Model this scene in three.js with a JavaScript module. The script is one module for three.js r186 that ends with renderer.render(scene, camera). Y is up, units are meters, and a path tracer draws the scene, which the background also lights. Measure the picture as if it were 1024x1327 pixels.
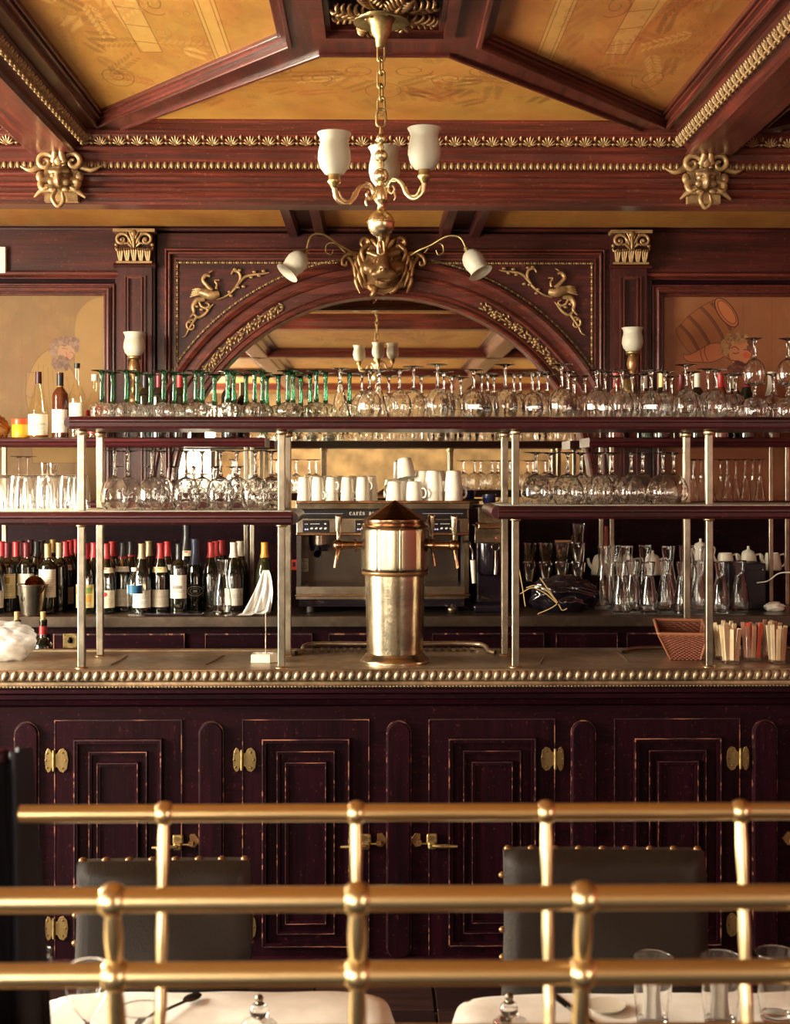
import * as THREE from 'three';
import { RoundedBoxGeometry } from 'three/addons/geometries/RoundedBoxGeometry.js';
import { mergeGeometries, mergeVertices, toCreasedNormals } from 'three/addons/utils/BufferGeometryUtils.js';
import { MarchingCubes } from 'three/addons/objects/MarchingCubes.js';
import { RectAreaLightUniformsLib } from 'three/addons/lights/RectAreaLightUniformsLib.js';

// ------------------------------------------------------------------ camera, sky, daylight, exposure
const scene = new THREE.Scene();
const FPX = 1765, EYE = 1.743, YAW = -0.0153, HORIZON = 610;          // focal length in picture heights of 1327, eye height in metres
const camera = new THREE.PerspectiveCamera(2 * Math.atan(663.5 / FPX) * 180 / Math.PI, 1024 / 1327, 0.05, 100);
camera.position.set(0, EYE, 0);
camera.rotation.y = YAW;
camera.setViewOffset(1024, 1327, 0, 663.5 - HORIZON, 1024, 1327);      // rising-front lens, verticals stay vertical
camera.focus = 5.2; camera.userData.fStop = 7;
scene.add(camera);

scene.background = new THREE.Color(0.86, 0.93, 1.0);                  // overcast daylight outside
scene.backgroundIntensity = 1.2;

const renderer = new THREE.WebGLRenderer();
renderer.toneMapping = THREE.LinearToneMapping;
renderer.toneMappingExposure = 1.55;
renderer.shadowMap.enabled = true;
RectAreaLightUniformsLib.init();

// daylight at each window opening: [x, y, z, width, height, towards x, z, strength]
const DAY = new THREE.Color(1.0, 0.90, 0.69);
const daylight = [
  [-3.52, 1.75, -3.9, 1.7, 2.1, 1, 0, 46],       // window in the left wall, level with the counter
  [-3.52, 1.75, -0.4, 1.1, 2.1, 1, 0, 11],       // two windows in the left wall beside the tables
  [-3.52, 1.75, 1.3, 1.1, 2.1, 1, 0, 14],
  [-3.52, 1.75, 5.0, 2.4, 2.1, 1, 0, 46],        // added unseen window, brightens the rear ceiling shown in the mirror
  [-2.9, 1.8, 8.62, 0.8, 2.1, 0, -1, 18],        // street front
  [4.12, 1.9, 3.4, 1.2, 1.7, -1, 0, 24],         // window in the right wall, behind the viewer
];
for (const [x, y, z, w, h, tx, tz, k] of daylight) {
  const l = new THREE.RectAreaLight(DAY, k, w, h);
  l.position.set(x, y, z); l.lookAt(x + tx, y, z + tz); l.name = 'window_daylight';
  scene.add(l);
}

// ------------------------------------------------------------------ helpers
let seed = 7;
const rnd = () => { seed = (seed + 0x6d2b79f5) | 0; let t = Math.imul(seed ^ (seed >>> 15), 1 | seed); t = (t + Math.imul(t ^ (t >>> 7), 61 | t)) ^ t; return ((t ^ (t >>> 14)) >>> 0) / 4294967296; };
const rr = (a, b) => a + (b - a) * rnd();
const V = (x, y, z) => new THREE.Vector3(x, y, z);
const clamp = (x, a, b) => Math.min(b, Math.max(a, x));
// room position at depth d (metres from the lens along the room) of a spot measured in the photograph
const X = (u, d) => d * ((u - 512) / FPX - YAW) / (1 + YAW * (u - 512) / FPX);
const Y = (v, d) => EYE + d * (HORIZON - v) / FPX;
const PX = (n, d) => n * d / FPX;                                      // size in metres of n picture units at depth d

const taken = new Map();
function numbered(name) { const n = taken.get(name) || 0; taken.set(name, n + 1); return n ? name + '_' + String(n).padStart(3, '0') : name; }
function mesh(name, geometry, material, parent) {
  const m = new THREE.Mesh(geometry, material); m.name = name; m.castShadow = m.receiveShadow = true;
  if (parent) parent.add(m);
  return m;
}
function thing(name, label, category, pos = [0, 0, 0], turn = 0, group) {
  const o = new THREE.Group(); o.name = numbered(name); o.position.set(...pos); o.rotation.y = turn; o.userData = { label, category };
  if (group) o.userData.group = group;
  scene.add(o); return o;
}
function single(name, geometry, material, label, category, pos = [0, 0, 0], turn = 0, group) {
  const o = mesh(numbered(name), geometry, material); o.position.set(...pos); o.rotation.y = turn; o.userData = { label, category };
  if (group) o.userData.group = group;
  scene.add(o); return o;
}
function copyOf(proto, pos, turn, label, group) {
  const o = proto.clone(); o.name = numbered(proto.userData.kindName); o.position.set(...pos); o.rotation.y = turn;
  o.userData = { label, category: proto.userData.category, group };
  scene.add(o); return o;
}
function structure(name, label) { const o = new THREE.Group(); o.name = name; o.userData = { kind: 'structure', label }; scene.add(o); return o; }
const ordinals = ['first', 'second', 'third', 'fourth', 'fifth', 'sixth', 'seventh', 'eighth', 'ninth', 'tenth', 'eleventh', 'twelfth', 'thirteenth', 'fourteenth', 'fifteenth', 'sixteenth', 'seventeenth', 'eighteenth', 'nineteenth', 'twentieth',
  'twenty-first', 'twenty-second', 'twenty-third', 'twenty-fourth', 'twenty-fifth', 'twenty-sixth', 'twenty-seventh', 'twenty-eighth', 'twenty-ninth', 'thirtieth', 'thirty-first', 'thirty-second', 'thirty-third', 'thirty-fourth', 'thirty-fifth', 'thirty-sixth'];

const tr = (g, x = 0, y = 0, z = 0) => g.translate(x, y, z);
function clean(g) {
  let q = g.index ? g.toNonIndexed() : g.clone();
  for (const k of Object.keys(q.attributes)) if (!['position', 'normal', 'uv'].includes(k)) q.deleteAttribute(k);
  if (!q.attributes.normal) q.computeVertexNormals();
  if (!q.attributes.uv) q.setAttribute('uv', new THREE.BufferAttribute(new Float32Array(q.attributes.position.count * 2), 2));
  q.clearGroups();
  return q;
}
const merge = (list) => mergeGeometries(list.map(clean), false);
// texture coordinates in metres on the face each triangle looks along, the grain following the longest side
function grain(g, scale = 1) {
  const q = clean(g); q.computeBoundingBox();
  const s = q.boundingBox.getSize(V()), size = [s.x, s.y, s.z], p = q.attributes.position, uv = q.attributes.uv, a = V(), b = V(), c = V(), n = V();
  const o = [rnd() * 3, rnd() * 3];
  for (let i = 0; i < p.count; i += 3) {
    a.fromBufferAttribute(p, i); b.fromBufferAttribute(p, i + 1); c.fromBufferAttribute(p, i + 2);
    n.copy(b).sub(a).cross(c.clone().sub(a));
    const m = [Math.abs(n.x), Math.abs(n.y), Math.abs(n.z)], k = m.indexOf(Math.max(...m));
    let [u, v] = [0, 1, 2].filter((j) => j !== k); if (size[v] > size[u]) [u, v] = [v, u];
    [a, b, c].forEach((w, j) => uv.setXY(i + j, w.getComponent(u) * scale + o[0], w.getComponent(v) * scale + o[1]));
  }
  return q;
}
const box = (w, h, d, x = 0, y = 0, z = 0) => tr(new THREE.BoxGeometry(w, h, d), x, y, z);
const rbox = (w, h, d, r, x = 0, y = 0, z = 0, seg = 2) => tr(new RoundedBoxGeometry(w, h, d, seg, Math.min(r, w / 2.01, h / 2.01, d / 2.01)), x, y, z);
const span = (x0, x1, y0, y1, z0, z1) => box(x1 - x0, y1 - y0, z1 - z0, (x0 + x1) / 2, (y0 + y1) / 2, (z0 + z1) / 2);
const lathe = (pts, seg = 24, a0 = 0, al = Math.PI * 2) => new THREE.LatheGeometry(pts.map(([r, y]) => new THREE.Vector2(r, y)), seg, a0, al);
const cyl = (r0, r1, h, seg = 16, x = 0, y = 0, z = 0) => tr(new THREE.CylinderGeometry(r1, r0, h, seg), x, y, z);   // r0 below, r1 above
const ball = (r, x = 0, y = 0, z = 0, sx = 1, sy = 1, sz = 1, seg = 10) => tr(new THREE.SphereGeometry(r, seg, Math.max(6, seg * 0.7 | 0)).scale(sx, sy, sz), x, y, z);
const tube = (pts, r, seg = 6, n) => new THREE.TubeGeometry(new THREE.CatmullRomCurve3(pts.map((p) => p.isVector3 ? p : V(...p))), n || Math.max(8, pts.length * 5), r, seg, false);
// a tube whose thickness changes along it
function taper(pts, radii, seg = 6, n = 28) {
  const curve = new THREE.CatmullRomCurve3(pts.map((p) => V(...p))), g = new THREE.TubeGeometry(curve, n, 1, seg, false), p = g.attributes.position, c = V(), w = V();
  for (let i = 0; i <= n; i++) {
    const t = i / n, k = t * (radii.length - 1), j = Math.min(radii.length - 2, Math.floor(k)), r = radii[j] + (radii[j + 1] - radii[j]) * (k - j);
    curve.getPointAt(t, c);
    for (let q = 0; q <= seg; q++) { const id = i * (seg + 1) + q; w.fromBufferAttribute(p, id).sub(c).multiplyScalar(r).add(c); p.setXYZ(id, w.x, w.y, w.z); }
  }
  return g;
}
const spiral = (cx, cy, z, r0, r1, a0, a1, n = 14) => Array.from({ length: n }, (_, i) => { const t = i / (n - 1), r = r0 + (r1 - r0) * t, a = a0 + (a1 - a0) * t; return [cx + r * Math.cos(a), cy + r * Math.sin(a), z]; });
const poly = (pts) => { const s = new THREE.Shape(); pts.forEach(([x, y], i) => i ? s.lineTo(x, y) : s.moveTo(x, y)); s.closePath(); return s; };
const hole = (pts) => { const s = new THREE.Path(); pts.forEach(([x, y], i) => i ? s.lineTo(x, y) : s.moveTo(x, y)); s.closePath(); return s; };
const extrude = (shape, depth, bevel = 0) => new THREE.ExtrudeGeometry(shape, { depth, bevelEnabled: bevel > 0, bevelSize: bevel, bevelThickness: bevel, bevelSegments: 2, curveSegments: 24 });
// mouldings: a profile of [outwards, up] pairs run along x, or of [across, up] pairs run along z
const mouldX = (profile, x0, x1) => tr(extrude(poly(profile.map(([z, y]) => [-z, y])), x1 - x0).rotateY(Math.PI / 2), x0);
const mouldZ = (profile, z0, z1) => tr(extrude(poly(profile), z1 - z0), 0, 0, z0);
// a profile of [radius, z] pairs swept round the z axis
function arcSweep(profile, a0, a1, n) {
  const pos = [], P = (i, k) => { const a = a0 + (a1 - a0) * i / n, [r, z] = profile[k]; return [r * Math.cos(a), r * Math.sin(a), z]; };
  for (let i = 0; i < n; i++) for (let k = 0; k < profile.length - 1; k++) pos.push(...P(i, k), ...P(i + 1, k), ...P(i + 1, k + 1), ...P(i, k), ...P(i + 1, k + 1), ...P(i, k + 1));
  const g = new THREE.BufferGeometry(); g.setAttribute('position', new THREE.BufferAttribute(new Float32Array(pos), 3)); g.computeVertexNormals();
  return toCreasedNormals(g, 0.3);
}
// a polygon moved inwards by t
function inset(pts, t) {
  let area = 0; pts.forEach(([x, y], i) => { const [a, b] = pts[(i + 1) % pts.length]; area += x * b - a * y; });
  const s = area > 0 ? 1 : -1, n = pts.length;
  return pts.map((p, i) => {
    const a = pts[(i + n - 1) % n], c = pts[(i + 1) % n], d1 = [p[0] - a[0], p[1] - a[1]], d2 = [c[0] - p[0], c[1] - p[1]], l1 = Math.hypot(...d1), l2 = Math.hypot(...d2);
    const n1 = [-d1[1] / l1 * s, d1[0] / l1 * s], n2 = [-d2[1] / l2 * s, d2[0] / l2 * s], k = 1 + n1[0] * n2[0] + n1[1] * n2[1];
    return [p[0] + (n1[0] + n2[0]) * t / k, p[1] + (n1[1] + n2[1]) * t / k];
  });
}
const rect = (x0, x1, y0, y1) => [[x0, y0], [x1, y0], [x1, y1], [x0, y1]];
const frame = (pts, t, depth, bevel = 0) => { const s = poly(pts); s.holes.push(hole(inset(pts, t))); return extrude(s, depth, bevel); };
// surface of a distance field
const smin = (a, b, k) => { const h = clamp(0.5 + 0.5 * (b - a) / k, 0, 1); return b + (a - b) * h - k * h * (1 - h); };
function field(fn, half, res = 48) {
  const mc = new MarchingCubes(res, new THREE.MeshBasicMaterial(), false, false, 120000); mc.isolation = 0;
  const hs = res / 2;
  for (let k = 0; k < res; k++) for (let j = 0; j < res; j++) for (let i = 0; i < res; i++)
    mc.field[i + j * res + k * res * res] = -fn((i - hs) / hs * half[0], (j - hs) / hs * half[1], (k - hs) / hs * half[2]);
  mc.update();
  let g = new THREE.BufferGeometry();
  g.setAttribute('position', new THREE.BufferAttribute(mc.positionArray.slice(0, mc.count * 3), 3));
  g.scale(...half); g = mergeVertices(g, 1e-5); g.computeVertexNormals();
  return g;
}
const ell = (x, y, z, cx, cy, cz, rx, ry, rz) => { const a = (x - cx) / rx, b = (y - cy) / ry, c = (z - cz) / rz, k = Math.hypot(a, b, c); return (k - 1) * Math.min(rx, ry, rz); };
const cap = (x, y, z, a, b, r0, r1) => { const d = [b[0] - a[0], b[1] - a[1], b[2] - a[2]], t = clamp(((x - a[0]) * d[0] + (y - a[1]) * d[1] + (z - a[2]) * d[2]) / (d[0] ** 2 + d[1] ** 2 + d[2] ** 2), 0, 1); return Math.hypot(x - a[0] - d[0] * t, y - a[1] - d[1] * t, z - a[2] - d[2] * t) - (r0 + (r1 - r0) * t); };

// ------------------------------------------------------------------ textures
const hash = (x, y, s) => { let h = Math.imul(x, 374761393) + Math.imul(y, 668265263) + Math.imul(s, 1274126177); h = Math.imul(h ^ (h >>> 13), 1274126177); return ((h ^ (h >>> 16)) >>> 0) / 4294967296; };
function noise(x, y, px, py, s = 0) {                                   // value noise that repeats every px, py
  const xi = Math.floor(x), yi = Math.floor(y), fx = x - xi, fy = y - yi, sx = fx * fx * (3 - 2 * fx), sy = fy * fy * (3 - 2 * fy), m = (a, b) => ((a % b) + b) % b;
  const h = (i, j) => hash(m(xi + i, px), m(yi + j, py), s);
  return (h(0, 0) * (1 - sx) + h(1, 0) * sx) * (1 - sy) + (h(0, 1) * (1 - sx) + h(1, 1) * sx) * sy;
}
function fbm(u, v, fx, fy, s, oct = 4) { let t = 0, a = 0.5, n = 0; for (let k = 0; k < oct; k++) { t += a * noise(u * fx, v * fy, fx, fy, s + k); n += a; a *= 0.5; fx *= 2; fy *= 2; } return t / n; }
function dataTex(w, h, fn, srgb = true) {
  const d = new Uint8Array(w * h * 4);
  for (let y = 0; y < h; y++) for (let x = 0; x < w; x++) { const c = fn(x / w, y / h, x, y), i = (y * w + x) * 4; d[i] = clamp(c[0], 0, 255); d[i + 1] = clamp(c[1], 0, 255); d[i + 2] = clamp(c[2], 0, 255); d[i + 3] = 255; }
  const t = new THREE.DataTexture(d, w, h); t.wrapS = t.wrapT = THREE.RepeatWrapping; t.magFilter = THREE.LinearFilter; t.minFilter = THREE.LinearMipmapLinearFilter; t.generateMipmaps = true;
  if (srgb) t.colorSpace = THREE.SRGBColorSpace; t.needsUpdate = true; return t;
}
function paint(w, h, draw) {
  const c = document.createElement('canvas'); c.width = w; c.height = h; draw(c.getContext('2d'), w, h);
  const t = new THREE.CanvasTexture(c); t.colorSpace = THREE.SRGBColorSpace; t.anisotropy = 8; return t;
}
function woodTex(base, vary, wear, s) {
  return dataTex(768, 768, (u, v) => {
    const streak = fbm(u, v, 3, 48, s, 4), fine = fbm(u, v, 10, 220, s + 9, 2), patch = fbm(u, v, 3, 4, s + 20, 4), pore = noise(u * 60, v * 384, 60, 384, s + 31);
    let k = 1 + vary * ((streak - 0.5) * 1.5 + (fine - 0.5) * 0.8 + (patch - 0.5) * 1.1); if (pore > 0.86) k *= 0.8;
    const chip = wear * clamp((fbm(u, v, 90, 130, s + 40, 2) - 0.78) * 12, 0, 1), bare = [150, 92, 66];
    return [0, 1, 2].map((j) => (base[j] * k) * (1 - chip) + bare[j] * chip);
  });
}
const speckTex = dataTex(512, 512, (u, v) => { const a = fbm(u, v, 6, 6, 61, 5), b = fbm(u, v, 90, 90, 71, 2); const k = 120 + (a - 0.5) * 190 + (b - 0.5) * 80; return [k, k, k]; }, false);
const brushTex = dataTex(512, 512, (u, v) => { const a = fbm(u, v, 3, 4, 62, 4), b = fbm(u, v, 4, 160, 72, 3); const k = 118 + (a - 0.5) * 150 + (b - 0.5) * 110; return [k, k, k]; }, false);
const metalTint = dataTex(512, 512, (u, v) => { const a = fbm(u, v, 5, 5, 161, 5), b = fbm(u, v, 40, 40, 171, 3), k = 205 + (a - 0.5) * 120 + (b - 0.5) * 60; return [k, k * 0.985, k * 0.95]; });
const leatherBump = dataTex(512, 512, (u, v) => { const a = fbm(u, v, 110, 110, 81, 2), b = fbm(u, v, 9, 7, 91, 3); const k = 90 + a * 90 + b * 70; return [k, k, k]; }, false);
const clothTex = dataTex(256, 256, (u, v, x, y) => { const k = 236 + ((x + y) % 2) * 6 + (fbm(u, v, 6, 6, 33, 3) - 0.5) * 14; return [k, k - 3, k - 9]; });

// ------------------------------------------------------------------ materials
const std = (o) => new THREE.MeshStandardMaterial(o), phys = (o) => new THREE.MeshPhysicalMaterial(o);
const rgb = (r, g, b) => new THREE.Color().setRGB(r, g, b);
const M = {};
M.wood = phys({ map: woodTex([88, 37, 28], 0.5, 0.5, 1), roughness: 0.36, specularIntensity: 0.7, clearcoat: 0.5, clearcoatRoughness: 0.16, bumpMap: brushTex, bumpScale: 0.0005 });
M.woodDark = phys({ map: woodTex([60, 23, 20], 0.55, 0.35, 5), roughness: 0.4, specularIntensity: 0.6, clearcoat: 0.3, clearcoatRoughness: 0.2, bumpMap: brushTex, bumpScale: 0.0005 });
M.ebony = phys({ map: woodTex([30, 6, 15], 0.5, 0.28, 11), roughness: 0.45, specularIntensity: 0.2, bumpMap: brushTex, bumpScale: 0.0006 });
M.shelfWood = phys({ map: woodTex([54, 16, 20], 0.5, 0.3, 15), roughness: 0.36, specularIntensity: 0.6, clearcoat: 0.25, clearcoatRoughness: 0.25 });
M.wornEdge = std({ map: dataTex(512, 128, (u, v) => { const k = clamp((fbm(u, v, 60, 6, 17, 4) - 0.52) * 8, 0, 1); return [46 + 112 * k, 12 + 92 * k, 20 + 58 * k]; }), roughness: 0.5 });
M.gilt = std({ color: rgb(0.52, 0.32, 0.15), map: metalTint, metalness: 0.3, roughness: 0.36 });
M.bronze = std({ color: rgb(0.46, 0.25, 0.11), map: metalTint, metalness: 0.6, roughness: 0.3 });
M.brass = std({ color: rgb(0.78, 0.61, 0.35), metalness: 1, roughness: 0.3 });
M.oldBrass = std({ color: rgb(0.66, 0.48, 0.22), map: metalTint, metalness: 0.9, roughness: 0.38 });
M.copper = std({ color: rgb(0.70, 0.40, 0.24), map: metalTint, metalness: 1, roughness: 0.24 });
M.nickel = std({ color: rgb(0.55, 0.49, 0.41), map: metalTint, metalness: 1, roughness: 0.3 });
M.silver = std({ color: rgb(0.90, 0.78, 0.58), map: metalTint, metalness: 1, roughness: 0.24, bumpMap: speckTex, bumpScale: 0.0006 });
M.zinc = std({ color: rgb(0.60, 0.47, 0.34), map: metalTint, metalness: 0.9, roughness: 0.4, bumpMap: speckTex, bumpScale: 0.0008 });
M.reflectionDarkZinc = std({ color: rgb(0.20, 0.155, 0.13), map: metalTint, metalness: 0.9, roughness: 0.3 });  // zinc darkened in colour for the black reflections on the worktop
M.steel = std({ color: rgb(0.42, 0.37, 0.33), map: metalTint, metalness: 1, roughness: 0.24 });
M.darkSteel = std({ color: rgb(0.12, 0.10, 0.095), metalness: 0.9, roughness: 0.2 });
M.mirror = std({ color: rgb(0.88, 0.84, 0.76), metalness: 1, roughness: 0.015 });
M.black = std({ color: rgb(0.012, 0.009, 0.014), roughness: 0.4 });
M.blackGloss = phys({ color: rgb(0.010, 0.007, 0.012), roughness: 0.12, clearcoat: 0.6 });
M.porcelain = phys({ color: rgb(0.80, 0.75, 0.63), roughness: 0.22, clearcoat: 0.5 });
M.opal = phys({ color: rgb(0.70, 0.66, 0.54), roughness: 0.5, transmission: 0.35, thickness: 0 });
M.glass = phys({ color: rgb(1, 1, 0.98), roughness: 0.0, transmission: 1, thickness: 0, ior: 1.9 });
M.solidGlass = phys({ color: rgb(1, 1, 0.99), roughness: 0.0, transmission: 1, thickness: 0.01, ior: 1.56 });
M.greenGlass = phys({ color: rgb(0.10, 0.48, 0.26), roughness: 0.0, transmission: 1, thickness: 0.01, ior: 1.5 });
M.leather = phys({ color: rgb(0.022, 0.015, 0.012), roughness: 0.42, bumpMap: leatherBump, bumpScale: 0.0012, specularIntensity: 0.7, clearcoat: 0.1, clearcoatRoughness: 0.4 });
M.cloth = std({ map: clothTex, roughness: 0.9 });
M.paper = std({ color: rgb(0.78, 0.74, 0.64), roughness: 0.85 });

// ------------------------------------------------------------------ room shell
const CY = EYE + 1.23, XC = 0.03, ZB = -6.65, ZF = 8.5, XL = -3.4, XR = 4;
{
  const f = structure('floor', 'dark tiled floor under the tables');
  const mats = [[34, 20, 20], [44, 28, 25]].map((c, i) => std({ map: woodTex(c, 0.3, 0.1, 41 + i), roughness: 0.35 }));
  mesh('screed', span(XL - 0.2, XR + 0.2, -0.2, -0.012, ZB - 0.1, ZF + 0.2), std({ color: rgb(0.02, 0.015, 0.014), roughness: 0.9 }), f);
  const tile = grain(rbox(0.392, 0.02, 0.392, 0.004, 0, -0.01, 0, 1));
  for (let i = -5; i <= 5; i++) for (let j = 0; j < 10; j++) { const t = mesh('tile', tile, mats[(i + j + 20) % 2], f); t.position.set(i * 0.4, 0, -1.0 - j * 0.4); }
}
// painted decoration of the ceiling fields
function aged(c, w, h, base, n) {
  c.fillStyle = base; c.fillRect(0, 0, w, h);
  for (let i = 0; i < n; i++) {
    const r = rr(10, 90), k = rnd(); c.globalAlpha = rr(0.02, 0.06);
    c.fillStyle = k < 0.35 ? '#6e3a12' : k < 0.65 ? '#e0b45a' : k < 0.85 ? '#a8481c' : '#7c7a30';
    c.beginPath(); c.ellipse(rnd() * w, rnd() * h, r, r * rr(0.3, 1), rnd() * 3, 0, 7); c.fill();
  }
  c.globalAlpha = 1;
}
function scroll(c, x, y, r, turn, dir, col, lw, a) {
  c.save(); c.translate(x, y); c.rotate(turn); c.scale(dir, 1); c.strokeStyle = col; c.globalAlpha = a; c.lineWidth = lw; c.beginPath();
  for (let t = 0; t <= 1.001; t += 0.03) { const q = r * (1 - 0.8 * t), b = t * 9; const X0 = Math.cos(b) * q, Y0 = Math.sin(b) * q; t ? c.lineTo(X0, Y0) : c.moveTo(X0, Y0); }
  c.stroke(); c.restore(); c.globalAlpha = 1;
}
function leafSpray(c, x, y, len, turn, col, a) {
  c.save(); c.translate(x, y); c.rotate(turn); c.strokeStyle = col; c.fillStyle = col; c.globalAlpha = a; c.lineWidth = 2; c.beginPath(); c.moveTo(0, 0); c.bezierCurveTo(len * 0.3, -20, len * 0.6, 20, len, 0); c.stroke();
  for (let t = 0.1; t < 1; t += 0.12) for (const s of [-1, 1]) { c.beginPath(); c.ellipse(len * t + 8, s * 13, 15 * (1.1 - t * 0.5), 5, s * 0.7, 0, 7); c.fill(); }
  c.restore(); c.globalAlpha = 1;
}
const fieldBase = '#b07a32';
const sideField = (base) => paint(768, 1100, (c, w, h) => {
  aged(c, w, h, base, 900);
  const ink = '#5d3512', pale = '#e3c070';
  // a baton lying across the field, and a straight band with scrolled ends
  c.globalAlpha = 0.32; c.fillStyle = pale; c.beginPath(); c.moveTo(250, 400); c.lineTo(300, 330); c.lineTo(360, 330); c.lineTo(360, 760); c.lineTo(300, 760); c.closePath(); c.fill();
  c.fillRect(520, 300, 60, 560); c.globalAlpha = 0.5; c.strokeStyle = ink; c.lineWidth = 3; c.strokeRect(520, 300, 60, 560); c.strokeRect(532, 300, 36, 560);
  c.strokeRect(290, 330, 70, 430); for (let k = 0; k < 6; k++) { c.beginPath(); c.moveTo(290, 360 + k * 70); c.lineTo(360, 372 + k * 70); c.stroke(); }
  c.globalAlpha = 1;
  for (const [x, y, r, t, d] of [[550, 250, 70, 0.4, 1], [550, 910, 70, 2.2, -1], [620, 960, 52, 1, 1], [160, 880, 60, 0, 1], [180, 250, 60, 0, -1], [400, 560, 46, 1, 1]]) scroll(c, x, y, r, t, d, ink, 4, 0.45);
  for (let i = 0; i < 46; i++) leafSpray(c, rr(90, 480), rr(120, 980), rr(60, 170), rnd() * 6, rnd() < 0.5 ? ink : rnd() < 0.5 ? '#8c3c1c' : pale, rr(0.14, 0.3));
  for (let i = 0; i < 120; i++) scroll(c, rr(60, 700), rr(80, 1040), rr(4, 16), rnd() * 6, rnd() < 0.5 ? 1 : -1, i % 3 ? ink : '#8c3c1c', 1.6, 0.3);
  for (let i = 0; i < 30; i++) scroll(c, rr(80, 640), rr(100, 1000), rr(10, 32), rnd() * 6, rnd() < 0.5 ? 1 : -1, ink, 2, 0.26);
});
const sidePaint = sideField(fieldBase), sidePaintLightTint = sideField('#aa672f');  // second base is redder: warmer light on the right painted into the colour
const endPaint = paint(1280, 600, (c, w, h) => {
  aged(c, w, h, fieldBase, 900);
  const ink = '#5d3512';
  c.globalAlpha = 0.35; c.strokeStyle = ink; c.lineWidth = 3; c.strokeRect(150, 40, 980, 26); c.globalAlpha = 1;
  for (const s of [-1, 1]) for (let k = 0; k < 6; k++) { scroll(c, 640 + s * (60 + k * 80), 180 + (k % 2) * 60, 46 - k * 3, k, s, ink, 3.5, 0.42); leafSpray(c, 640 + s * (80 + k * 84), 230, 110, s > 0 ? 0.2 : 2.9, k % 2 ? '#7a3f18' : '#e0bd6c', 0.3); }
  for (let i = 0; i < 36; i++) leafSpray(c, rr(220, 1060), rr(120, 420), rr(50, 130), rnd() * 6, rnd() < 0.6 ? ink : '#93401f', rr(0.12, 0.26));
  for (let i = 0; i < 130; i++) scroll(c, rr(140, 1140), rr(60, 480), rr(4, 16), rnd() * 6, rnd() < 0.5 ? 1 : -1, i % 3 ? ink : '#93401f', 1.8, 0.3);
  c.globalAlpha = 0.4; c.lineWidth = 3; c.strokeStyle = ink; c.beginPath(); c.ellipse(640, 60, 90, 24, 0, 0, 7); c.stroke(); c.beginPath(); c.ellipse(640, 330, 40, 60, 0, 0, 7); c.stroke(); c.globalAlpha = 1;
});
const stripPaint = paint(1024, 256, (c, w, h) => { aged(c, w, h, '#ae7430', 600); for (let i = 0; i < 50; i++) { c.strokeStyle = '#6b3812'; c.globalAlpha = 0.22; c.lineWidth = 2; c.beginPath(); const y = rnd() * h, x = rnd() * w; c.moveTo(x, y); c.bezierCurveTo(x + 60, y - 14, x + 120, y + 14, x + rr(150, 300), y); c.stroke(); } c.globalAlpha = 1; });
stripPaint.wrapS = stripPaint.wrapT = THREE.RepeatWrapping;
M.fieldSide = std({ map: sidePaint, roughness: 0.55 }); M.fieldSideLightTint = std({ map: sidePaintLightTint, roughness: 0.55 }); M.fieldEnd = std({ map: endPaint, roughness: 0.55 }); M.fieldStrip = std({ map: stripPaint, roughness: 0.55 });

const flat = (pts, t) => extrude(poly(pts), t).rotateX(Math.PI / 2);                    // plan polygon [x, z], hanging down by t
function unitUV(g, flipX = false, turn = false) { g = clean(g); g.computeBoundingBox(); const b = g.boundingBox, p = g.attributes.position, uv = g.attributes.uv; for (let i = 0; i < p.count; i++) { let u = (p.getX(i) - b.min.x) / (b.max.x - b.min.x), v = (p.getZ(i) - b.min.z) / (b.max.z - b.min.z); if (flipX) u = 1 - u; if (turn) v = 1 - v; uv.setXY(i, u, v); } return g; }
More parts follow.
